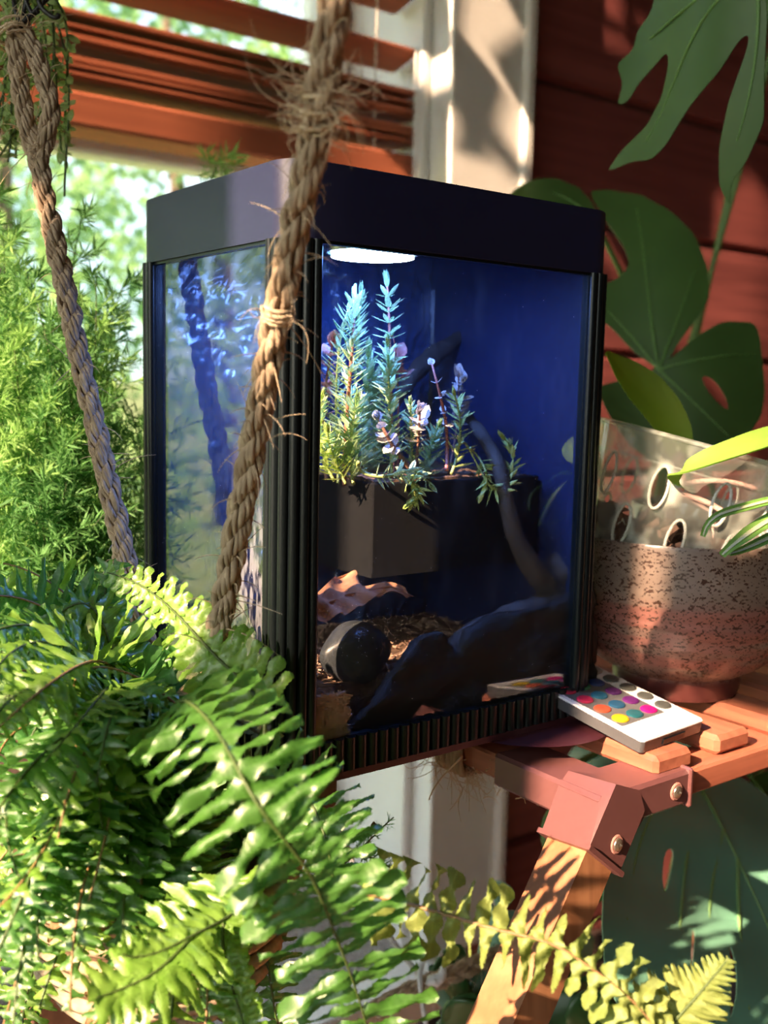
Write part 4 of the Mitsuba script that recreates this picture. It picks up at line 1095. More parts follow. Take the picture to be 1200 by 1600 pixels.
monstera('c', mo, [(1190, -60), (1196, 20), (1190, 110), (1188, 190), (1160, 255), (1138, 285), (1136, 325), (1122, 290), (1125, 230), (1140, 160), (1168, 75), (1172, 50), (1158, 60), (1130, 110), (1085, 165), (1062, 200), (1045, 228), (1020, 250), (985, 252), (942, 268), (965, 235), (1010, 195), (1035, 150), (1045, 100), (1042, 78), (1025, 95), (990, 130), (975, 158), (957, 165), (968, 130), (958, 100), (985, 75), (988, 48), (1010, 20), (1018, -10), (1010, -60)],
         [(1060, 0, .60), (1170, 60, .57), (1040, 200, .62)], 'm_mon', veins=[[(1180, -40), (1100, 40), (1060, 120), (1010, 220)], [(1185, -20), (1180, 80), (1150, 220)], [(1150, -40), (1080, 10), (1010, 60)]], ripple=0.004, step=0.005)
monstera('d', mo, [(1090, 1205), (1060, 1222), (1010, 1240), (985, 1275), (968, 1310), (955, 1350), (940, 1400), (935, 1450), (945, 1520), (985, 1600), (1000, 1660), (1250, 1660), (1260, 1400), (1230, 1260), (1170, 1215), (1130, 1200)],
         [(1090, 1230, .68), (1000, 1500, .56), (1190, 1400, .64)], 'm_mon_blue_lit', holes=[[(1042, 1328), (1050, 1320), (1056, 1328), (1054, 1355), (1048, 1385), (1042, 1398), (1040, 1360)], [(1082, 1445), (1086, 1450), (1080, 1490), (1074, 1530), (1074, 1490)], [(1140, 1470), (1146, 1500), (1146, 1560), (1138, 1600), (1136, 1530)]],
         veins=[[(1092, 1222), (1125, 1300), (1165, 1370), (1220, 1480)], [(1098, 1238), (1075, 1340), (1062, 1440), (1050, 1560)], [(1085, 1228), (1030, 1250), (1000, 1330), (975, 1440)], [(1125, 1300), (1115, 1400), (1105, 1540)], [(1150, 1345), (1160, 1450), (1165, 1580)]], ripple=0.003, vr=0.0014)
monstera('e', mo, [(940, 1215), (905, 1225), (868, 1245), (842, 1280), (840, 1310), (858, 1350), (880, 1385), (910, 1420), (960, 1400), (990, 1320), (985, 1240)], [(900, 1260, .70), (960, 1380, .68), (860, 1330, .72)], 'm_mon', veins=[[(985, 1240), (920, 1290), (870, 1330)]])
monstera('f', mo, [(1010, 1200), (960, 1165), (900, 1175), (880, 1200), (920, 1240), (1000, 1260), (1080, 1200), (1120, 1150), (1060, 1140)], [(1000, 1200, .74), (1100, 1160, .76), (940, 1230, .72)], 'm_mon_blue_lit', veins=[[(900, 1200), (1000, 1190), (1100, 1155)]])
monstera('g', mo, [(1180, 1215), (1215, 1195), (1270, 1230), (1290, 1330), (1260, 1420), (1205, 1360), (1160, 1290)], [(1200, 1240, .72), (1260, 1300, .74), (1210, 1340, .71)], 'm_mon', veins=[[(1180, 1215), (1220, 1290), (1260, 1400)]])
# added leaf-shaped blockers, unseen above the frame; they shade the trim and the planks
for o in ([(690, 20), (722, 58), (762, 125), (788, 205), (793, 300), (765, 300), (738, 235), (704, 172), (684, 140)], [(760, -60), (803, -60), (803, 95), (786, 40)], [(630, -70), (700, -70), (702, 90), (668, 102), (632, 80)], [(632, 190), (660, 165), (702, 150), (700, 300), (632, 300)],
          [(806, -60), (806, 120), (838, 165), (884, 300), (980, 345), (1090, 330), (1125, 240), (1150, 120), (1130, -60), (960, -80)]):
    dd = [float((on_y(*q, YW - 0.02) - CAM) @ FWD) for q in (o[0], o[2], o[-1])] if o[0][0] not in (630, 632) else [float((on_x(*q, XJ) - CAM) @ FWD) for q in (o[0], o[2], o[-1])]
    m, _, _ = traced(o, [(*q, e_) for q, e_ in zip((o[0], o[2], o[-1]), dd)], step=0.008, disp=lambda u, v: 0.01 * np.sin(u * 30 + v * 12), thick=0.0007)
    m.apply_translation(SUN * 0.62)
    k = obj('leaf', m, 'm_mon', mo, 50)  # unseen blocker cut to the shade it casts
    c_ = m.vertices.mean(0)
    obj('petiole', tube(spline([c_, c_ + (0.10, 0.02, 0.10), (0.62, 0.34, 1.0), (0.80, 0.40, 0.3), (0.66, 0.30, FLOOR + 0.16)], 40), 0.003, 7), 'm_petiole', mo, True)
root = np.array([0.62, 0.30, FLOOR + 0.16])
for q in ((1030, 578, .80), (935, 345, .90), (1188, -30, .585), (1092, 1222, .665), (985, 1240, .70), (900, 1200, .73), (1180, 1215, .725)):
    e = at(*q) - np.array([0.0, -0.004, 0])
    mid = (root + e) / 2 + np.array([0.16, 0.03, 0.05])
    if q[0] == 1188:
        e, mid = at(1188, -50, .585), np.array([0.75, 0.25, 0.35])
    obj('petiole', tube(spline([root, mid, e], 30), np.linspace(0.005, 0.0025, 30), 8), 'm_petiole', mo, True)
obj('stem', tube(spline([root - (0, 0, 0.06), root + (0.01, 0, 0.05)], 8), 0.013, 10), 'm_petiole', mo, True)
mp = thing('plant_pot', 'dark round pot on the floor that the monstera grows in', 'pot')
pr('m_darkpot', (0.05, 0.03, 0.025), 0.6)
obj('body', lathe([(0.0, 0.0), (0.10, 0.0), (0.13, 0.15), (0.135, 0.16), (0.125, 0.16), (0.09, 0.01), (0.0, 0.01)], (0.62, 0.30, FLOOR + 0.0003), 48), 'm_darkpot', mp, 35)
obj('soil', lathe([(0.0, 0.13), (0.118, 0.13), (0.0, 0.135)], (0.62, 0.30, FLOOR), 32), 'm_soil', mp)

# ------------------------------------------------------------------ jade plant, cable, low things at the bottom
jd = thing('jade_plant', 'jade plant with thick dark and blue-green oval leaves low behind the table leg', 'plant')
pr('m_jade', monc((0.02, 0.075, 0.02), (0.035, 0.11, 0.03)), 0.3, 0.6)
pr('m_jade_b', monc((0.14, 0.27, 0.20), (0.19, 0.33, 0.24)), 0.45)
jl = trimesh.creation.icosphere(subdivisions=3, radius=1)
jv = np.array(jl.vertices)
jv = np.stack([jv[:, 0], jv[:, 1] * (0.58 + 0.30 * jv[:, 0]) , jv[:, 2] * 0.22 + 0.18 * jv[:, 0] ** 2], -1)
jl = trimesh.Trimesh(jv, jl.faces, process=False)
jroot = at(770, 1640, .72)
rr = np.random.default_rng(3)
for (x, y, d, l, ang, mk) in ((785, 1400, .66, .012, 85, 'm_jade_b'), (768, 1470, .67, .026, 80, 'm_jade_b'), (805, 1475, .68, .022, 100, 'm_jade_b'), (700, 1500, .66, .013, 20, 'm_jade'), (735, 1530, .65, .020, 60, 'm_jade'), (715, 1545, .64, .018, 120, 'm_jade'), (760, 1550, .64, .022, 40, 'm_jade'), (690, 1555, .66, .010, 110, 'm_jade_b'),
                              (745, 1590, .62, .022, 150, 'm_jade'), (830, 1560, .66, .024, 60, 'm_jade'), (870, 1530, .68, .024, 110, 'm_jade'), (905, 1570, .66, .026, 80, 'm_jade'), (950, 1560, .66, .022, 30, 'm_jade'), (985, 1530, .66, .018, 60, 'm_jade'), (1010, 1570, .64, .020, 100, 'm_jade'), (860, 1590, .64, .024, 20, 'm_jade'), (720, 1600, .62, .022, 70, 'm_jade'), (800, 1600, .62, .022, 110, 'm_jade'), (940, 1600, .62, .024, 140, 'm_jade'),
                              (900, 1500, .70, .020, 75, 'm_jade_b'), (1005, 1500, .70, .018, 75, 'm_jade')):
    c = at(x, y, d)
    a = math.radians(ang)
    ax = unit(RGT * math.cos(a) + UPV * math.sin(a) + FWD * rr.uniform(-.4, .4))
    nn = unit(-FWD + rr.normal(size=3) * 0.35)
    nn = unit(nn - ax * (nn @ ax))
    k = obj('leaf', xform(jl, basis(c, ax * l, np.cross(nn, ax) * l, nn * l)), mk, jd, True)
    obj('stem', tube(spline([jroot, (jroot + c) / 2 + rr.normal(size=3) * 0.01, c - ax * l * 0.9], 12), 0.0028, 6), 'm_jade', jd, True)
jp = thing('plant_pot', 'dark pot holding the jade plant at the bottom edge behind the fern', 'pot')
obj('body', lathe([(0.0, 0.0), (0.05, 0.0), (0.062, 0.10), (0.064, 0.105), (0.058, 0.105), (0.048, 0.005), (0.0, 0.005)], jroot - (0, 0, 0.11), 40), 'm_darkpot', jp, 35)
obj('soil', lathe([(0.0, 0.092), (0.057, 0.092), (0.0, 0.096)], jroot - (0, 0, 0.11), 28), 'm_soil', jp)
ps = thing('plant_stand', 'dark wooden plant stand below the jade plant', 'stand')
obj('top', bx(jroot[0] - 0.12, jroot[0] + 0.12, jroot[1] - 0.09, jroot[1] + 0.09, jroot[2] - 0.125, jroot[2] - 0.1102, 0.002), 'm_darkwood', ps)
for sx in (-1, 1):
    for sy in (-1, 1):
        obj('leg', barx((jroot[0] + sx * 0.10, jroot[1] + sy * 0.07, jroot[2] - 0.12), (jroot[0] + sx * 0.10, jroot[1] + sy * 0.07, FLOOR), (1, 0, 0), (0, 1, 0), 0.009, 0.009), 'm_darkwood', ps)
cbx = thing('white_cable', 'white cable hanging down behind the fern to a white cable clip', 'cable')
pr('m_cable', (0.66, 0.68, 0.70), 0.4)
obj('cord', tube(spline([at(505, 1200, .62), at(522, 1260, .62), at(560, 1370, .62), at(610, 1465, .62), at(640, 1505, .62), at(662, 1530, .62)], 60), 0.0016, 8), 'm_cable', cbx, True)
obj('cord', tube(spline([at(668, 1660, .60), at(662, 1580, .605), at(656, 1530, .61), at(661, 1500, .615), at(678, 1486, .615), at(690, 1492, .615)], 40), 0.0017, 8), 'm_cable', cbx, True)
obj('clip', tube(spline([at(690, 1510, .61), at(692, 1520, .61), at(680, 1532, .61), at(668, 1530, .61)], 20), np.r_[np.linspace(0.0015, 0.0042, 14), np.linspace(0.004, 0.003, 6)], 10), 'm_cable', cbx, True)
# ------------------------------------------------------------------ Boston fern
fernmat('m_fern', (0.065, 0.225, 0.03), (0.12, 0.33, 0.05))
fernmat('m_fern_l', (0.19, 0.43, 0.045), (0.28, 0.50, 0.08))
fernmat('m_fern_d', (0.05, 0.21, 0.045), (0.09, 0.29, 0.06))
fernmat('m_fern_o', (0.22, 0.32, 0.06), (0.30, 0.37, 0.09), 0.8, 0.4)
leafmat('m_fern_brown', (0.34, 0.20, 0.10), (0.24, 0.13, 0.07), 120, 0.6, 0.7)
pr('m_rachis', (0.05, 0.085, 0.02), 0.5)
pr('m_rachis_b', (0.26, 0.15, 0.07), 0.5)


def pinna(curl, wave, twist, teeth=11, seed=0, blunt=0.0):
    """Unit pinna along +x: eared base, crenate edge, raised midrib."""
    r = np.random.default_rng(seed)
    n = teeth * 2 + 1
    x = np.linspace(0, 1, n)
    w = 0.5 * (np.clip(1 - x, 0, 1) ** (0.42 - 0.18 * blunt)) * (0.86 + 0.14 * np.cos(x * 5))
    w *= 1 + 0.10 * (np.arange(n) % 2 * 2 - 1)
    w[0] = 0.16
    ear = 0.22 * np.exp(-((x - 0.07) / 0.06) ** 2)
    rows = []
    for s in (-1, -0.5, 0, 0.5, 1):
        y = s * (w + (ear if s > 0 else 0.3 * ear))
        z = -curl * x ** 2 + wave * np.sin(x * 11 + 2.1 * s + seed) * abs(s) - 0.10 * abs(s) ** 1.5 + twist * s * x
        rows.append(np.stack([x, y, z * 0.5], -1))
    v = np.stack(rows, 1)
    k = 5
    i, j = np.meshgrid(np.arange(n - 1), np.arange(k - 1), indexing='ij')
    q = np.stack([i * k + j, (i + 1) * k + j, (i + 1) * k + j + 1, i * k + j + 1], -1).reshape(-1, 4)
    uv = np.stack([np.repeat(x[:, None], k, 1), np.repeat(np.linspace(0, 1, k)[None], n, 0)], -1)
    return v.reshape(-1, 3), np.vstack([q[:, [0, 1, 2]], q[:, [0, 2, 3]]]), uv.reshape(-1, 2)


PIN = [pinna(0.12, 0.06, 0.1, seed=1), pinna(0.25, 0.10, -0.15, seed=2), pinna(0.05, 0.08, 0.25, seed=3), pinna(0.35, 0.05, 0.0, seed=4)]
PIN_C = [pinna(0.25, 0.30, 0.5, 8, 5), pinna(0.10, 0.34, -0.6, 8, 6), pinna(0.4, 0.25, 0.7, 8, 7)]
PIN_B = [pinna(0.10, 0.10, 0.12, 10, 8, 1.0), pinna(0.22, 0.13, -0.15, 10, 9, 1.0), pinna(-0.08, 0.12, 0.2, 10, 10, 1.0)]
PLY = {}
NPIN = [0]
fern = thing('boston_fern', 'large Boston fern with arching bright green fronds filling the lower left', 'fern')


def frond(pts, up, pairs, plen, pwid, mat='m_fern', prof=None, t0=0.06, t1=1.0, rad=0.0008, kind=PIN, rach='m_rachis', droop=0.25, fwd=0.25, singles=False, seed=0, jit=0.12, skip=0.0, sides=(1, -1), rollj=0.2):
    rr = np.random.default_rng(seed)
    N = 80
    p = spline(pts, N)
    k0 = obj('frond', tube(p, np.linspace(rad, rad * 0.35, N), 6), rach, fern, True)
    t = np.gradient(p, axis=0); t /= np.linalg.norm(t, axis=1, keepdims=True)
    up = np.asarray(up, float)
    ups = np.array([up] * N) if up.ndim == 1 else np.stack([np.interp(np.linspace(0, 1, N), np.linspace(0, 1, len(up)), up[:, c]) for c in range(3)], 1)
    prof = prof or [0.45, 0.85, 1.0, 1.0, 0.9, 0.7, 0.4, 0.12]
    V, F, U, m = [], [], [], 0
    for i in range(pairs):
        s = t0 + (t1 - t0) * (i + 0.5) / pairs
        for sd in sides:
            if rr.random() < skip:
                continue
            ss = min(0.999, s + 0.25 * sd * (t1 - t0) / pairs)
            k = ss * (N - 1); a = int(k); fr = k - a
            pos = p[a] * (1 - fr) + p[min(a + 1, N - 1)] * fr
            T_ = t[a]
            B_ = unit(np.cross(T_, ups[a])); Nn = np.cross(B_, T_)
            sc = np.interp((ss - t0) / (t1 - t0), np.linspace(0, 1, len(prof)), prof) * rr.uniform(1 - jit, 1 + jit)
            d = unit(sd * B_ + T_ * (fwd + rr.uniform(-.1, .1) + 0.5 * max(0, ss - 0.75)) - Nn * (droop + rr.uniform(-.15, .15)))
            nn = unit(Nn - d * (Nn @ d) + T_ * rr.uniform(-rollj, rollj))
            nn = unit(nn - d * (nn @ d))
            yy = np.cross(nn, d)
            if yy @ T_ < 0:
                yy = -yy
            L_ = plen * sc
            Wd = pwid * min(1.0, 0.45 + 0.6 * sc)
            tp = kind[rr.integers(len(kind))]
            M_ = basis(pos, d * L_, yy * Wd, nn * L_)
            if singles and NPIN[0] < 296:
                NPIN[0] += 1
                key = (id(tp), mat)
                if key not in PLY:
                    PLY[key] = mikit.ply(trimesh.Trimesh(*tp[:2], process=False), mat, smooth=True, uv=tp[2])
                obj('pinna', None, None, k0, dct=PLY[key], to_world=T(M_.tolist()))
            else:
                V.append(tp[0] @ M_[:3, :3].T + M_[:3, 3]); F.append(tp[1] + m); m += len(tp[0]); U.append(tp[2])
    if V:
        obj('pinnae', trimesh.Trimesh(np.vstack(V), np.vstack(F), process=False), mat, k0, True, kind='stuff', uv=np.vstack(U))


UPZ = np.array([0, 0, 1.0])


def glint(px, py):
    """The way a leaf faces that mirrors the sun towards the viewpoint."""
    return unit(SUN - unit(ray(px, py)))


tocam = -FWD
# the big hanging frond, near and blurred at its top
frond([at(300, 1210, .380), at(262, 1130, .345), at(285, 1095, .325), at(322, 1122, .305), at(352, 1165, .290), at(406, 1262, .278), at(470, 1345, .285), at(511, 1427, .300), at(545, 1515, .315), at(585, 1660, .330)],
      [unit(UPZ + tocam * .5 + RGT * 0.15), unit(tocam + UPZ * .9), unit(tocam * 1.1 + UPZ * .35 + RGT * .1), unit(tocam + UPZ * .25)], 31, 0.0225, 0.0058, 'm_fern', prof=[0.5, 0.8, 1, 1, 1, 1, 1, 1, 1], t0=0.10, singles=True, seed=1, kind=PIN_B, droop=0.05, rad=0.0008, fwd=0.08)
# frond behind it to the right
frond([at(330, 1290, .395), at(360, 1240, .385), at(420, 1215, .372), at(470, 1235, .362), at(505, 1300, .352), at(520, 1370, .352), at(525, 1430, .358)],
      [unit(UPZ + tocam * .6), unit(tocam + UPZ * .6), unit(tocam + UPZ * .2)], 19, 0.0200, 0.0060, 'm_fern', kind=PIN_B, t0=0.15, singles=True, seed=2, droop=0.0, fwd=0.05, prof=[0.7, 1, 1, 1, 1, .9, .8, .6])
# backlit yellow frond against the tank
frond([at(400, 1180, .345), at(412, 1120, .347), at(396, 1085, .352), at(352, 1040, .362), at(300, 985, .374), at(255, 940, .386), at(220, 915, .394), at(168, 895, .402)],
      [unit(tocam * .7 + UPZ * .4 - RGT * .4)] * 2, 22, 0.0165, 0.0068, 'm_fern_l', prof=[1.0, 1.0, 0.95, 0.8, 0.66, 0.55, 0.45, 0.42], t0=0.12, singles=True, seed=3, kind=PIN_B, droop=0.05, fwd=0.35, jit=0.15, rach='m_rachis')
# white-lit frond at the bottom left
frond([at(420, 1330, .345), at(408, 1385, .330), at(360, 1430, .318), at(300, 1462, .305), at(240, 1490, .296), at(190, 1492, .290)],
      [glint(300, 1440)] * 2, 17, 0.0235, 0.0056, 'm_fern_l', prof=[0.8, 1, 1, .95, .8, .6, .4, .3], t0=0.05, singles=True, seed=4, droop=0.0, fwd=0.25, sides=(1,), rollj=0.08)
# yellow-green one below it
frond([at(330, 1440, .335), at(285, 1480, .322), at(240, 1520, .312), at(190, 1545, .306), at(150, 1560, .300)], [unit(UPZ * .5 + tocam - RGT * .2)] * 2, 11, 0.019, 0.0085, 'm_fern_l', singles=True, seed=5, droop=0.1, prof=[.8, 1, 1, .9, .8, .7, .6, .5])
# narrow hanging frond
frond([at(372, 1360, .35), at(355, 1410, .345), at(348, 1470, .342), at(362, 1540, .340), at(385, 1620, .338)], [unit(tocam + UPZ * .2)] * 2, 24, 0.0105, 0.0058, 'm_fern_l', prof=[1.6, 1.3, 1.0, .85, .75, .7, .7, .7], singles=True, seed=6, kind=PIN_B, droop=0.1, fwd=0.15)
# long runner to the right, in front of the table leg
frond([at(520, 1385, .362), at(580, 1398, .350), at(640, 1413, .342), at(720, 1436, .333), at(800, 1458, .327), at(868, 1478, .324), at(920, 1510, .322), at(968, 1545, .322), at(1010, 1588, .324), at(1040, 1625, .326)],
      [unit(tocam + UPZ * .35)] * 2, 19, 0.0125, 0.0050, 'm_fern_o', prof=[1.1, 1.15, 1.1, 1, 1, 1, .95, .9, .8], t0=0.10, singles=True, seed=7, kind=PIN_C, rach='m_rachis_b', droop=0.15, fwd=0.12, jit=0.2)
frond([at(1000, 1650, .335), at(1040, 1610, .332), at(1090, 1555, .330), at(1136, 1500, .328)], [unit(tocam + UPZ * .3)] * 2, 20, 0.0150, 0.0044, 'm_fern_o', prof=[1.0, 1.1, 1.1, 1.0, .8, .6, .4, .2], t0=0.0, seed=8, droop=0.0, fwd=0.45, singles=True)
# thin bare frond with a few yellow leaflets at the left
frond([at(250, 1150, .42), at(215, 1060, .415), at(165, 1000, .41), at(120, 945, .405), at(70, 905, .40), at(5, 880, .395)], [unit(tocam + UPZ * .4)] * 2, 9, 0.0125, 0.0058, 'm_fern_l', prof=[.9, 1, 1, .9, 1, 1, 1, 1], seed=9, rach='m_rachis_b', skip=0.55, kind=PIN_B, droop=0.0)
frond([at(150, 1120, .42), at(150, 1050, .415), at(155, 985, .410), at(165, 925, .41), at(178, 880, .41)], [unit(tocam * .7 - RGT * .3 + UPZ * .5)] * 2, 13, 0.0185, 0.0062, 'm_fern', prof=[.8, 1, 1, .9, .8, .7, .6, .4], seed=10, droop=-0.1, singles=False)
# the mass of fronds: from the crown out to the left and towards the camera
CR = at(250, 1270, .425)
rr0 = np.random.default_rng(12)
tips = [(-60, 930, .36), (-70, 1010, .33), (-40, 1090, .31), (-60, 1170, .30), (-60, 1250, .29), (-50, 1340, .29), (-40, 1430, .29), (-30, 1520, .30), (20, 1600, .30), (90, 1640, .30), (160, 1660, .31), (240, 1660, .32), (310, 1640, .33), (40, 1010, .38), (90, 1040, .36), (120, 1100, .33), (70, 1170, .31), (150, 1210, .32), (90, 1290, .31), (30, 1350, .30), (170, 1320, .33), (130, 1420, .32), (60, 1480, .31), (200, 1560, .33),
        (110, 1560, .31), (280, 1400, .36), (250, 1340, .35), (200, 1130, .37), (20, 1240, .36), (60, 1400, .36), (-20, 1130, .40), (0, 1480, .38), (150, 1500, .38), (310, 1540, .38), (400, 1520, .42), (440, 1600, .42), (330, 1330, .40), (60, 1080, .43), (130, 1180, .42), (20, 1300, .44), (90, 1370, .43), (170, 1440, .43), (60, 1540, .43), (250, 1480, .43), (240, 1600, .43), (-60, 1400, .42), (340, 1240, .39), (200, 1250, .38),
        (-40, 1600, .40), (40, 1620, .41), (110, 1640, .42), (190, 1640, .43), (20, 1520, .45), (-30, 1540, .44), (90, 1600, .46), (150, 1580, .46), (-40, 1460, .46), (60, 1460, .47), (250, 1620, .45), (300, 1600, .46), (0, 1600, .33), (60, 1560, .34), (120, 1500, .35),
        (-40, 960, .40), (30, 960, .42), (80, 1000, .41), (-30, 1040, .37), (110, 1040, .39), (40, 1150, .35), (-10, 1200, .34), (150, 1150, .39), (190, 1180, .36), (200, 1310, .34), (20, 1430, .33), (110, 1480, .33), (200, 1440, .35), (-30, 1300, .35), (60, 1250, .37)]
for k, (x, y, d) in enumerate(tips):
    e = at(x, y, d)
    v = e - CR
    rise = max(0.02, 0.30 * np.linalg.norm(v))
    m1 = CR + v * 0.33 + UPZ * (rise * 0.9) + rr0.normal(size=3) * 0.006
    m2 = CR + v * 0.72 + UPZ * (rise * 0.75) + rr0.normal(size=3) * 0.006
    up = unit(UPZ + tocam * rr0.uniform(0.2, 0.9) + rr0.normal(size=3) * 0.25)
    if rr0.random() < 0.45:
        up = unit(glint(x, y) + rr0.normal(size=3) * 0.12)
    ln = np.linalg.norm(v)
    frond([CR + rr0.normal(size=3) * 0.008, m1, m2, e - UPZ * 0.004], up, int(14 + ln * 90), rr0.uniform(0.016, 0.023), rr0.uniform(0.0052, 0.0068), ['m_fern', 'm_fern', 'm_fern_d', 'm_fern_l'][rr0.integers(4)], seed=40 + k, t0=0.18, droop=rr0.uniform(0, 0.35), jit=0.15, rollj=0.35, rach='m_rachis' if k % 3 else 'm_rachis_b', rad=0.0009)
for k, (x, y, d) in enumerate(((70, 1345, .335), (85, 1310, .34), (160, 1520, .36))):
    frond([at(x + 40, y + 120, d + .05), at(x + 5, y + 70, d + .01), at(x, y, d), at(x + 15, y - 20, d)], unit(tocam), 7, 0.010, 0.006, 'm_fern_brown', seed=90 + k, kind=PIN_C, skip=0.3, rach='m_rachis_b')
ms = []
for k in range(14):
    a = at(rr0.uniform(150, 420), rr0.uniform(1500, 1600), rr0.uniform(.40, .46))
    ms.append(tube(spline([CR + rr0.normal(size=3) * 0.02 - UPZ * 0.02, (CR + a) / 2 + rr0.normal(size=3) * 0.015, a, a + rr0.normal(size=3) * 0.03 - UPZ * 0.02], 16), 0.0007, 5))
obj('runners', cat(*ms), 'm_rachis_b', fern, True, kind='stuff', label='thin brown bare runners')
fp = thing('hanging_basket', 'woven brown basket beneath the large fern between the two jute ropes', 'basket')
pr('m_coir', (0.10, 0.06, 0.035), 0.95)
bc = CR - UPZ * 0.075
obj('bowl', lathe([(0.0, 0.0), (0.030, 0.0), (0.048, 0.02), (0.056, 0.058), (0.058, 0.062), (0.053, 0.062), (0.045, 0.02), (0.0, 0.006)], bc, 40), 'm_coir', fp, 35)
obj('soil', lathe([(0.0, 0.056), (0.0525, 0.056), (0.0, 0.060)], bc, 28), 'm_soil', fp)
for k in range(6):
    rg = np.interp(0.008 + k * 0.0095, [0, 0.02, 0.058], [0.036, 0.0492, 0.0570])
    obj('coil', xform(trimesh.creation.torus(rg, 0.0032, major_sections=40, minor_sections=6), basis(bc + UPZ * (0.008 + k * 0.0095), (1, 0, 0), (0, 1, 0), (0, 0, 1))), 'm_jute', fp, True)

# ------------------------------------------------------------------ asparagus fern before the window
leafmat('m_asp', (0.20, 0.42, 0.10), (0.30, 0.54, 0.15), 40, 1.0, 0.4)
leafmat('m_asp_d', (0.10, 0.28, 0.08), (0.16, 0.38, 0.11), 40, 1.0, 0.4)


def plume(parent, pts, nb, blen, nneed, nl, mat, seed, r0=0.0009, flat=0.5):
    rr = np.random.default_rng(seed)
    p = spline(pts, 50)
    k0 = obj('stem', tube(p, np.linspace(r0, r0 * 0.4, 50), 5), 'm_rachis', parent, True)
    t, a, b = frames(p)
    C, Dn, LL = [], [], []
    br = []
    for i in range(nb):
        s = 0.18 + 0.82 * i / nb
        j = int(s * 49)
        g = i * 2.4 + rr.uniform(-.4, .4)
        d = unit(a[j] * np.cos(g) + b[j] * np.sin(g) + t[j] * 0.9 + np.array([0, 0, 0.15]))
        l = blen * (1.1 - 0.75 * s) * rr.uniform(0.7, 1.2)
        q = spline([p[j], p[j] + d * l * 0.55 + UPZ * l * 0.06, p[j] + d * l - UPZ * l * 0.10 + rr.normal(size=3) * l * 0.08], 10)
        br.append(tube(q, np.linspace(0.0004, 0.0002, 10), 3, False))
        n = int(nneed * rr.uniform(.8, 1.2))
        u = rr.uniform(0.1, 1, n)
        c = np.stack([np.interp(u, np.linspace(0, 1, 10), q[:, z]) for z in range(3)], 1)
        dd = rr.normal(size=(n, 3)); dd /= np.linalg.norm(dd, axis=1, keepdims=True)
        dd += d * 0.8; dd /= np.linalg.norm(dd, axis=1, keepdims=True)
        C.append(c); Dn.append(dd); LL.append(nl * rr.uniform(0.6, 1.2, n))
    c, d, l = np.vstack(C), np.vstack(Dn), np.concatenate(LL)[:, None]
    s = np.cross(d, rr.normal(size=d.shape)); s /= np.linalg.norm(s, axis=1, keepdims=True)
    w = l * 0.055
    v = np.stack([c, c + d * l * 0.5 + s * w, c + d * l, c + d * l * 0.5 - s * w], 1).reshape(-1, 3)
    i = np.arange(len(c))[:, None] * 4
    m = cat(trimesh.Trimesh(v, np.vstack([i + [0, 1, 2], i + [0, 2, 3]]), process=False), *br)
    obj('needles', m, mat, k0, kind='stuff')


ap = thing('asparagus_fern', 'feathery asparagus fern in front of the window at the far left', 'fern')
AR = at(70, 1120, .60)
rr0 = np.random.default_rng(31)
for k, (x, y, d) in enumerate(((-30, 300, .56), (5, 360, .60), (40, 420, .58), (20, 520, .56), (75, 480, .62), (130, 330, .63), (150, 430, .60), (100, 560, .57), (185, 560, .62), (200, 430, .66), (205, 640, .60), (60, 620, .56), (-20, 560, .55), (0, 680, .54), (120, 690, .57), (175, 760, .58), (60, 760, .54), (200, 840, .60), (-10, 800, .53), (110, 840, .56), (30, 880, .55), (150, 900, .58), (190, 930, .60), (75, 690, .60), (140, 620, .64), (30, 460, .63), (-30, 440, .58), (160, 500, .66),
                            (10, 620, .62), (90, 770, .62), (190, 700, .66), (40, 820, .60), (130, 780, .64), (-20, 720, .60), (60, 560, .64))):
    e = at(x, y, d)
    m = AR + (e - AR) * 0.5 + UPZ * 0.03 + rr0.normal(size=3) * 0.015
    plume(ap, [AR + rr0.normal(size=3) * 0.015, m, e], 26, 0.062, 46, 0.011, 'm_asp' if rr0.random() < 0.6 else 'm_asp_d', 60 + k)
for k, q in enumerate(([(300, 330, .70), (330, 280, .70), (345, 222, .70)], [(350, 330, .72), (352, 280, .72), (338, 235, .72)])):
    plume(ap, [AR + (0.02, 0.0, 0), at(q[0][0] - 40, q[0][1] + 200, q[0][2]), *[at(*z) for z in q]], 30, 0.035, 30, 0.013, 'm_asp', 120 + k)
app = thing('plant_pot', 'dark pot on the ledge behind the fern that the asparagus fern grows in', 'pot')
apc = AR - UPZ * 0.085
obj('body', lathe([(0.0, 0.0), (0.032, 0.0), (0.045, 0.08), (0.047, 0.085), (0.042, 0.085), (0.030, 0.004), (0.0, 0.004)], apc, 40), 'm_darkpot', app, 35)
obj('soil', lathe([(0.0, 0.076), (0.0415, 0.076), (0.0, 0.079)], apc, 28), 'm_soil', app)
aps = thing('plant_stand', 'dark wooden stand under the asparagus fern pot', 'stand')
obj('top', bx(apc[0] - 0.07, apc[0] + 0.07, apc[1] - 0.07, apc[1] + 0.07, apc[2] - 0.012, apc[2] - 0.0002, 0.002), 'm_darkwood', aps)
obj('column', barx((apc[0], apc[1], apc[2] - 0.011), (apc[0], apc[1], FLOOR + 0.02), (1, 0, 0), (0, 1, 0), 0.014, 0.014), 'm_darkwood', aps)
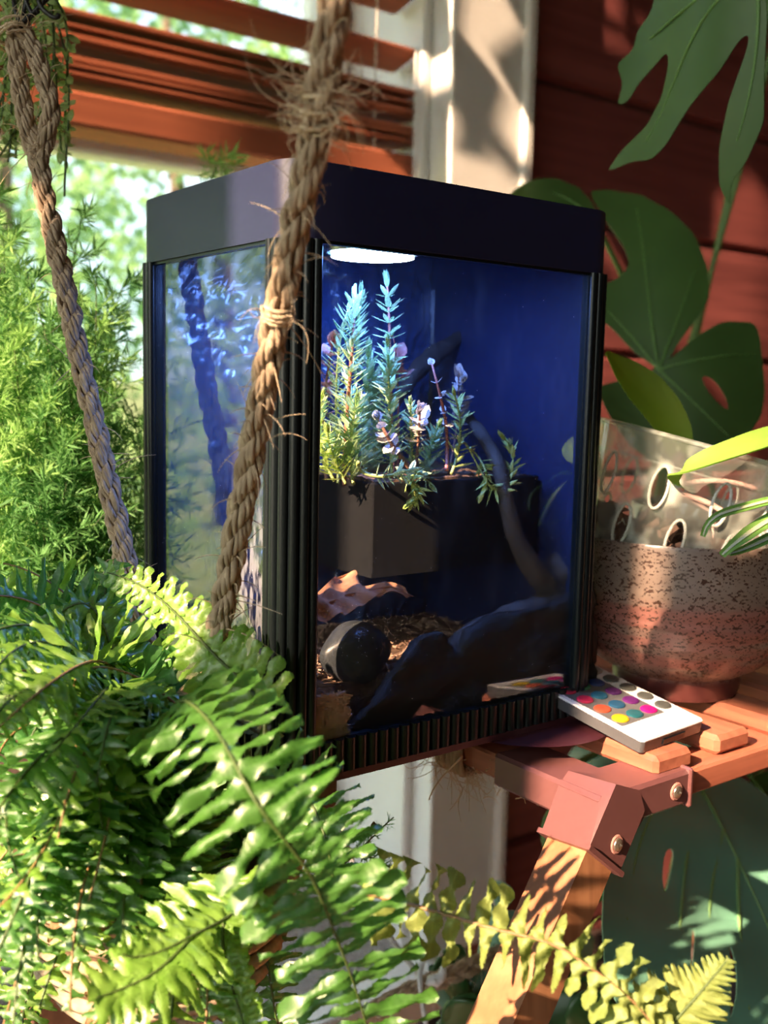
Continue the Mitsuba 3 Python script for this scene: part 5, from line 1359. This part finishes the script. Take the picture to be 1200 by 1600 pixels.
obj('foot', bx(apc[0] - 0.08, apc[0] + 0.08, apc[1] - 0.08, apc[1] + 0.08, FLOOR, FLOOR + 0.02, 0.002), 'm_darkwood', aps)
sp2 = thing('asparagus_sprig', 'thin green asparagus sprig crossing before the white window trim below the terrarium', 'sprig')
for k, q in enumerate(([(480, 1375, .44), (560, 1330, .45), (590, 1300, .45), (615, 1277, .45)], [(540, 1325, .45), (580, 1340, .45), (618, 1360, .45)])):
    plume(sp2, [at(*z) for z in q], 16, 0.006, 10, 0.0035, 'm_asp_d', 140 + k, 0.0006)
obj('seed_head', tube(spline([at(572, 1325, .45), at(582, 1300, .45), at(584, 1284, .45)], 10), np.r_[np.full(7, 0.0003), 0.0012, 0.0014, 0.0004], 6), 'm_fern_brown', sp2, True)
# trailing small-leaved plant on the hook
tp = thing('trailing_plant', 'trailing plant with small pale oval leaves hanging at the top left by the iron hook', 'plant')
leafmat('m_trail', (0.20, 0.36, 0.07), (0.50, 0.58, 0.30), 120, 0.9, 0.3)
rr0 = np.random.default_rng(77)
for k in range(16):
    x0 = rr0.uniform(-30, 110)
    p = [at(60 + rr0.uniform(-40, 30), -40, .53 + rr0.uniform(-.03, .04)), at(x0, 20 + rr0.uniform(-10, 40), .54 + rr0.uniform(-.03, .04)), at(x0 + rr0.uniform(-20, 20), 90 + rr0.uniform(0, 60), .545), at(x0 + rr0.uniform(-40, 15), 120 + rr0.uniform(20, 190), .545)]
    q = spline(p, 40)
    k0 = obj('stem', tube(q, 0.0006, 5), 'm_rachis', tp, True)
    t, a, b = frames(q)
    V, F, m = [], [], 0
    for i in range(46):
        j = rr0.integers(3, 40)
        d = unit(rr0.normal(size=3) + t[j] * 0.4)
        s = unit(np.cross(d, rr0.normal(size=3)))
        l = rr0.uniform(0.004, 0.0085)
        v = LV.copy()
        V.append(q[j] + v[:, :1] * d * l + v[:, 1:2] * s * l * 0.5 + v[:, 2:] * np.cross(d, s) * l * 0.3)
        F.append(LF + m); m += len(v)
    obj('leaves', trimesh.Trimesh(np.vstack(V), np.vstack(F), process=False), 'm_trail', k0, True, kind='stuff')
